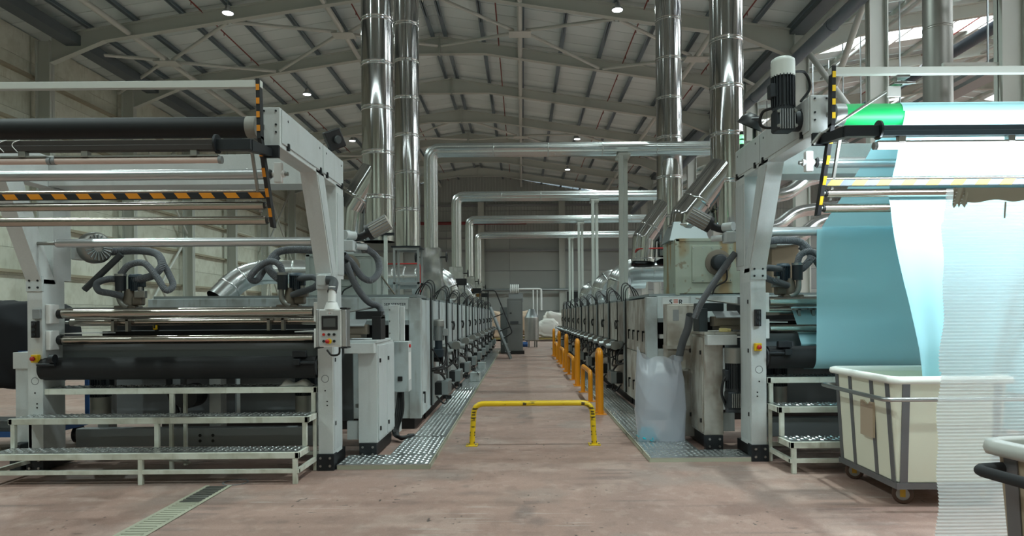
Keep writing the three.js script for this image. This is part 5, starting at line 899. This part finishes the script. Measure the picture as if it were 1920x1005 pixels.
{ const t = thing('machine_stair', 'steep metal stair with black handrail up to the left machine', 'stair');
  for (const z of [-24.3, -24.9]) part(t, 'stringer', C([-0.42, 0.0, z], [-1.15, 1.86, z], 0.05, 4), M.galv);
  for (let i = 1; i < 7; i++) part(t, 'tread', B(-0.42 - i * 0.104 - 0.1, -0.42 - i * 0.104 + 0.1, i * 0.265 - 0.015, i * 0.265, -24.3, -24.9), M.galv);
  part(t, 'handrail', [bentTube([[-1.45, 1.84, -24.25], [-1.45, 2.45, -24.25], [-0.95, 2.45, -24.25], [-0.35, 0.95, -24.25], [-0.65, 0.75, -24.25]], 0.022, 0.08, 60, 8), C([-1.0, 1.5, -24.25], [-0.68, 1.62, -24.25], 0.018, 8), C([-1.2, 1.84, -24.25], [-1.2, 2.45, -24.25], 0.02, 8), C([-0.8, 1.0, -24.25], [-0.45, 1.15, -24.25], 0.018, 8)], M.black); }
{ const t = thing('steel_tank', 'round steel tank with cone lid beside the tall dark cabinet', 'tank'); t.position.set(0.46, 0, -33.2);
  part(t, 'shell', lathe([[0, 0.3], [0.34, 0.32], [0.35, 0.36], [0.35, 1.42], [0.36, 1.44], [0.34, 1.46]], [0, 0, 0], [0, 1, 0], 36), M.brushedSteel); part(t, 'cone_lid', lathe([[0.34, 1.44], [0.14, 1.86], [0, 1.88]], [0, 0, 0], [0, 1, 0], 30), M.galv); for (const a of [0.5, 2.1, 3.7, 5.3]) part(t, 'leg', C([0.27 * Math.cos(a), 0, 0.27 * Math.sin(a)], [0.27 * Math.cos(a), 0.34, 0.27 * Math.sin(a)], 0.035, 10), M.steelDull); part(t, 'pump', C([-0.45, 0.15, 0.2], [-0.2, 0.15, 0.2], 0.12, 16), M.blue); }
{ const t = thing('tank_pipework', 'pale pipes rising above the steel tank to a coil', 'pipes'); part(t, 'pipe', [bentTube([[0.95, 1.8, -33.6], [0.95, 2.85, -33.6], [-0.6, 2.85, -33.6]], 0.05, 0.1, 40, 10), C([0.55, 1.85, -33.3], [0.55, 2.8, -33.5], 0.03, 8), C([0.75, 1.5, -33.6], [0.75, 2.8, -33.6], 0.03, 8)], M.white); parts(t, 'coil', [0, 1, 2, 3, 4].map((i) => new THREE.TorusGeometry(0.2, 0.035, 8, 20).rotateY(Math.PI / 2).translate(-0.55 + i * 0.09, 2.85, -33.6)), M.white); part(t, 'coil_stand', B(-0.65, 0.05, 2.2, 2.65, -33.5, -33.7), M.midGrey); part(t, 'hanger', B(-0.05, 0.0, 0, 2.3, -33.6, -33.65), M.midGrey); }
function heap(label, x, z, w, h, d, mat, s) {
  const t = thing('fabric_heap', label, 'fabric heap', 'fabric heaps at the far end'); t.position.set(x, 0, z);
  const g = new THREE.SphereGeometry(1, 36, 22), p = g.attributes.position, f = (v, e) => Math.sign(v) * Math.abs(v) ** e;
  for (let i = 0; i < p.count; i++) { const a = p.getX(i), b = p.getY(i), c = p.getZ(i), X = f(a, 0.55), Y = f(b, 0.6), Z = f(c, 0.55), n = 1 + 0.06 * Math.sin(a * 6 + s) + 0.05 * Math.sin(b * 9 + c * 7 + s) + 0.03 * Math.sin(a * 19 + b * 15 + s); p.setXYZ(i, X * w * n, 0.2 + h / 2 + Y * h / 2 * n * (1 + 0.12 * Math.sin(a * 3 + s)), Z * d * n); }
  g.computeVertexNormals(); part(t, 'cloth_bundle', g, mat); part(t, 'pallet', [B(-w, w, 0.1, 0.2, -d, d), B(-w, -w + 0.15, 0, 0.1, -d, d), B(w - 0.15, w, 0, 0.1, -d, d)], M.wood);
}
heap('white cloth heap on a pallet right of the steel tank', 1.55, -41.5, 0.72, 1.05, 0.7, M.linen, 1); heap('taller white cloth heap behind the low one', 2.2, -44, 0.9, 1.5, 0.8, M.linen, 3); heap('warm beige cloth heap behind the tank, left of the white heaps', -0.3, -43.5, 1.3, 1.7, 0.8, M.linenWarm, 5); heap('pale pink cloth heap behind the stair', -1.7, -42, 0.6, 1.5, 0.7, M.linenWarm, 8);
{ const t = thing('batching_unit', 'grey control unit with green sheet at the far end right of the aisle', 'machine'); part(t, 'cabinet', B(2.3, 2.9, 0, 1.75, -34.5, -35.1, 0.01), M.clean[1]); part(t, 'hopper', B(2.15, 2.95, 1.75, 2.2, -34.4, -35.2, 0.02), M.midGrey); part(t, 'green_sheet', B(2.05, 2.35, 1.3, 1.75, -34.3, -34.4, 0.02), std(0x4d7a4c, 0.8)); part(t, 'top_motor', [B(2.3, 2.55, 2.2, 2.75, -34.6, -34.9, 0.02), B(2.6, 2.85, 2.2, 2.75, -34.6, -34.9, 0.02)], M.black); }
{ const t = thing('exit_machine', 'pale cyan framed machine end beyond the right chambers', 'machine'); part(t, 'side_frame', [B(3.0, 3.1, 0, 2.7, -36, -36.3), B(4.6, 4.7, 0, 2.7, -36, -36.3)], std(0x8fc0cc, 0.4)); for (let i = 0; i < 4; i++) part(t, 'cross_roller', C([3.05, 1.9 + i * 0.24, -36.1], [4.65, 1.9 + i * 0.24, -36.1], 0.06, 12), M.tubeWhite); part(t, 'back_plate', B(3.1, 4.6, 1.7, 2.6, -36.4, -36.45), M.darkGrey); }

scene.traverse((o) => { if (o.isMesh) { o.castShadow = true; o.receiveShadow = true; } });
renderer.render(scene, camera);
